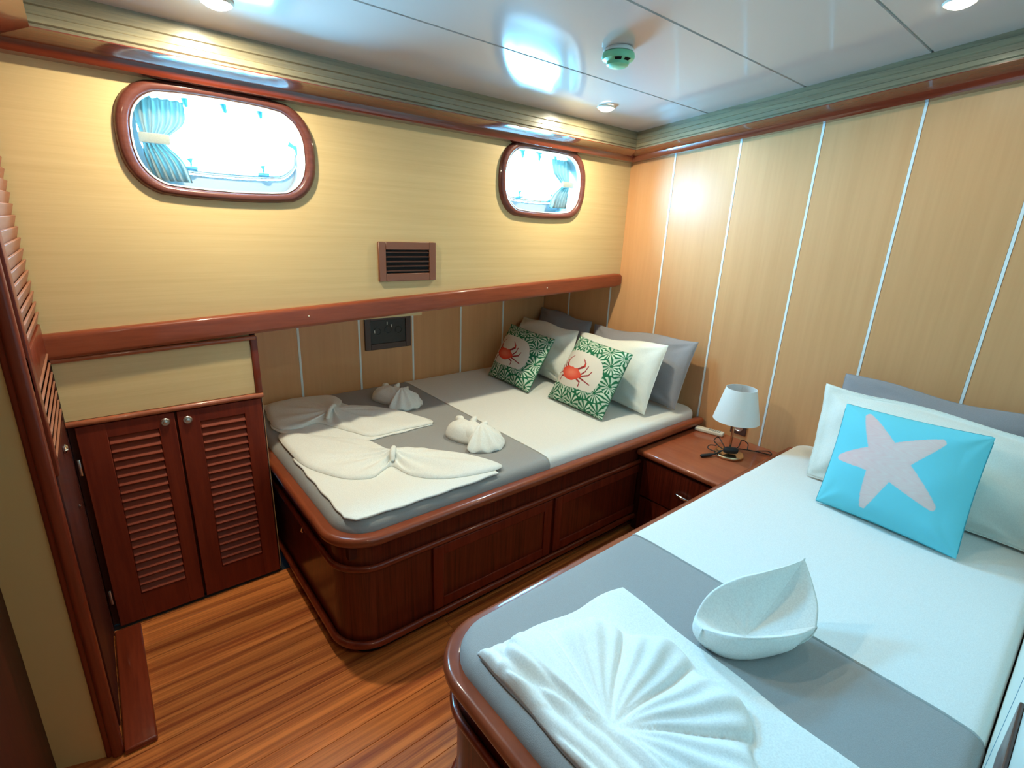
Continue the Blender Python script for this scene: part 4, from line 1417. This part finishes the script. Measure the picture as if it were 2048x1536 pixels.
# ================================================================= WALL FITTINGS
vent = thing('air_vent', (1.128, YF - 0.002, 1.385), 'brown louvred air vent on the veneer wall above the ledge', 'vent')
def frame(name, x0, x1, z0, z1, b, y0, y1, m, parent, tilt=0.0):
    bm = bmesh.new()
    add_box(bm, x0, x0 + b, y0, y1, z0, z1, 0.002, 1)
    add_box(bm, x1 - b, x1, y0, y1, z0, z1, 0.002, 1)
    add_box(bm, x0 + b, x1 - b, y0, y1, z1 - b, z1, 0.002, 1)
    add_box(bm, x0 + b, x1 - b, y0, y1, z0, z0 + b, 0.002, 1)
    return bm_obj(name, bm, m, parent, smooth=True)
vx0, vx1, vz0, vz1 = 0.984, 1.272, 1.296, 1.468
frame('frame', vx0, vx1, vz0, vz1, 0.034, YF - 0.014, YF - 0.0005, 'brown_plastic', vent)
box('duct', vx0 + 0.034, vx1 - 0.034, YF - 0.002, YF - 0.0005, vz0 + 0.034, vz1 - 0.034, 'dark_gap', vent)
for k in range(5):
    zc = vz0 + 0.046 + k * 0.0205
    mt = Matrix.Translation((0, YF - 0.0075, zc)) @ Matrix.Rotation(math.radians(28), 4, 'X')
    box('slat', vx0 + 0.035, vx1 - 0.035, -0.006, 0.006, -0.001, 0.0012, 'dark_brown_plastic', vent, mtx=mt)

sw = thing('socket_panel', (1.355, YR - 0.002, 0.84), 'dark framed socket panel on the shaded recess wall', 'socket')
frame('frame', 1.203, 1.508, 0.803, 1.018, 0.036, YR - 0.013, YR - 0.0005, 'dark_brown_plastic', sw)
box('insert', 1.239, 1.472, YR - 0.006, YR - 0.0005, 0.839, 0.982, 'dark_plastic', sw)
for kx, kz in ((1.285, 0.93), (1.355, 0.935), (1.425, 0.93)):
    lathe('socket_cup', [(0.024, 0), (0.024, -0.003), (0.020, -0.003), (0.018, -0.001), (0.001, -0.001)], (kx, YR - 0.0065, kz - 0.015), 'dark_plastic', sw, 20, 'y', cap0=False)
for kx, kz in ((1.262, 0.905), (1.345, 0.952), (1.372, 0.935)):
    box('contact', kx, kx + 0.005, YR - 0.012, YR - 0.0065, kz, kz + 0.018, 'satin_metal', sw, bevel=0.001)

# dark fitting on the near wall
fx = thing('wall_bracket', (0.80, YN + 0.004, 0.90), 'dark brown bracket on the pale wall beside the near berth, bottom right', 'bracket')
box('bracket_plate', 0.70, 0.90, YN + 0.0005, YN + 0.006, 0.855, 0.955, 'dark_brown_plastic', fx, bevel=0.002)
box('bracket_lip', 0.70, 0.73, YN + 0.0065, YN + 0.012, 0.86, 0.95, 'mahogany_x', fx, bevel=0.002)

# ================================================================= CEILING FITTINGS
def on_ceiling(x, y, dz=0.0): return (x, y, ceil_z(y) + dz)
det = thing('smoke_detector', on_ceiling(1.565, 1.365, -0.03), 'green-capped smoke detector on the white ceiling', 'detector')
c = on_ceiling(1.565, 1.365)
lathe('base', [(0.050, 0.002), (0.053, -0.003), (0.052, -0.010), (0.046, -0.012)], c, 'white_plastic', det, 40)
lathe('cover', [(0.048, -0.0125), (0.056, -0.014), (0.058, -0.026), (0.054, -0.034), (0.040, -0.040), (0.038, -0.050), (0.030, -0.055), (0.001, -0.056)], c, 'green_plastic', det, 40)
bm = bmesh.new()
for a0 in (3.6, 4.35):
    vs0, vs1 = [], []
    for k in range(7):
        a = a0 + k * 0.085
        vs0.append(bm.verts.new((c[0] + 0.0520 * math.cos(a), c[1] + 0.0520 * math.sin(a), c[2] - 0.0362)))
        vs1.append(bm.verts.new((c[0] + 0.0402 * math.cos(a), c[1] + 0.0402 * math.sin(a), c[2] - 0.0412)))
    for k in range(6): bm.faces.new((vs0[k], vs0[k + 1], vs1[k + 1], vs1[k]))
bmesh.ops.solidify(bm, geom=list(bm.faces), thickness=0.0015)
bm_obj('sensor_slot', bm, 'dark_gap', det)

SPOTS = [(2.032, 1.820, 'lit round ceiling spotlight near the corner above the far berth', 11.5),
         (0.387, 1.820, 'lit round ceiling spotlight at the top left edge', 12.5),
         (2.126, 0.545, 'lit round ceiling spotlight at the top right edge above the near berth', 2.2),
         (0.02, -0.35, 'added ceiling light behind the camera, out of view, for the cream pier', 7)]  # last entry is an added, unseen lamp that brightens the left cream pier
for x, y_, lb, pw in SPOTS:
    c = on_ceiling(x, y_)
    s = thing('ceiling_spotlight', (c[0], c[1], c[2] - 0.004), lb, 'spotlight', 'round ceiling spotlights')
    lathe('ring', [(0.044, 0.001), (0.045, -0.003), (0.040, -0.008), (0.036, -0.006), (0.035, 0.001)], c, 'fixture_ring', s, 32, cap0=False, cap1=False)
    lathe('lens', [(0.0345, 0.001), (0.0345, -0.006), (0.030, -0.014), (0.018, -0.019), (0.001, -0.0205)], c, 'lens_lit', s, 32)
    l = bpy.data.lights.new('spot_lamp', 'AREA')
    l.shape = 'DISK'; l.size = 0.055; l.energy = pw; l.color = LAMP
    lo_ = bpy.data.objects.new('spot_lamp', l)
    lo_.location = (c[0], c[1], c[2] - 0.026)
    COL.objects.link(lo_)
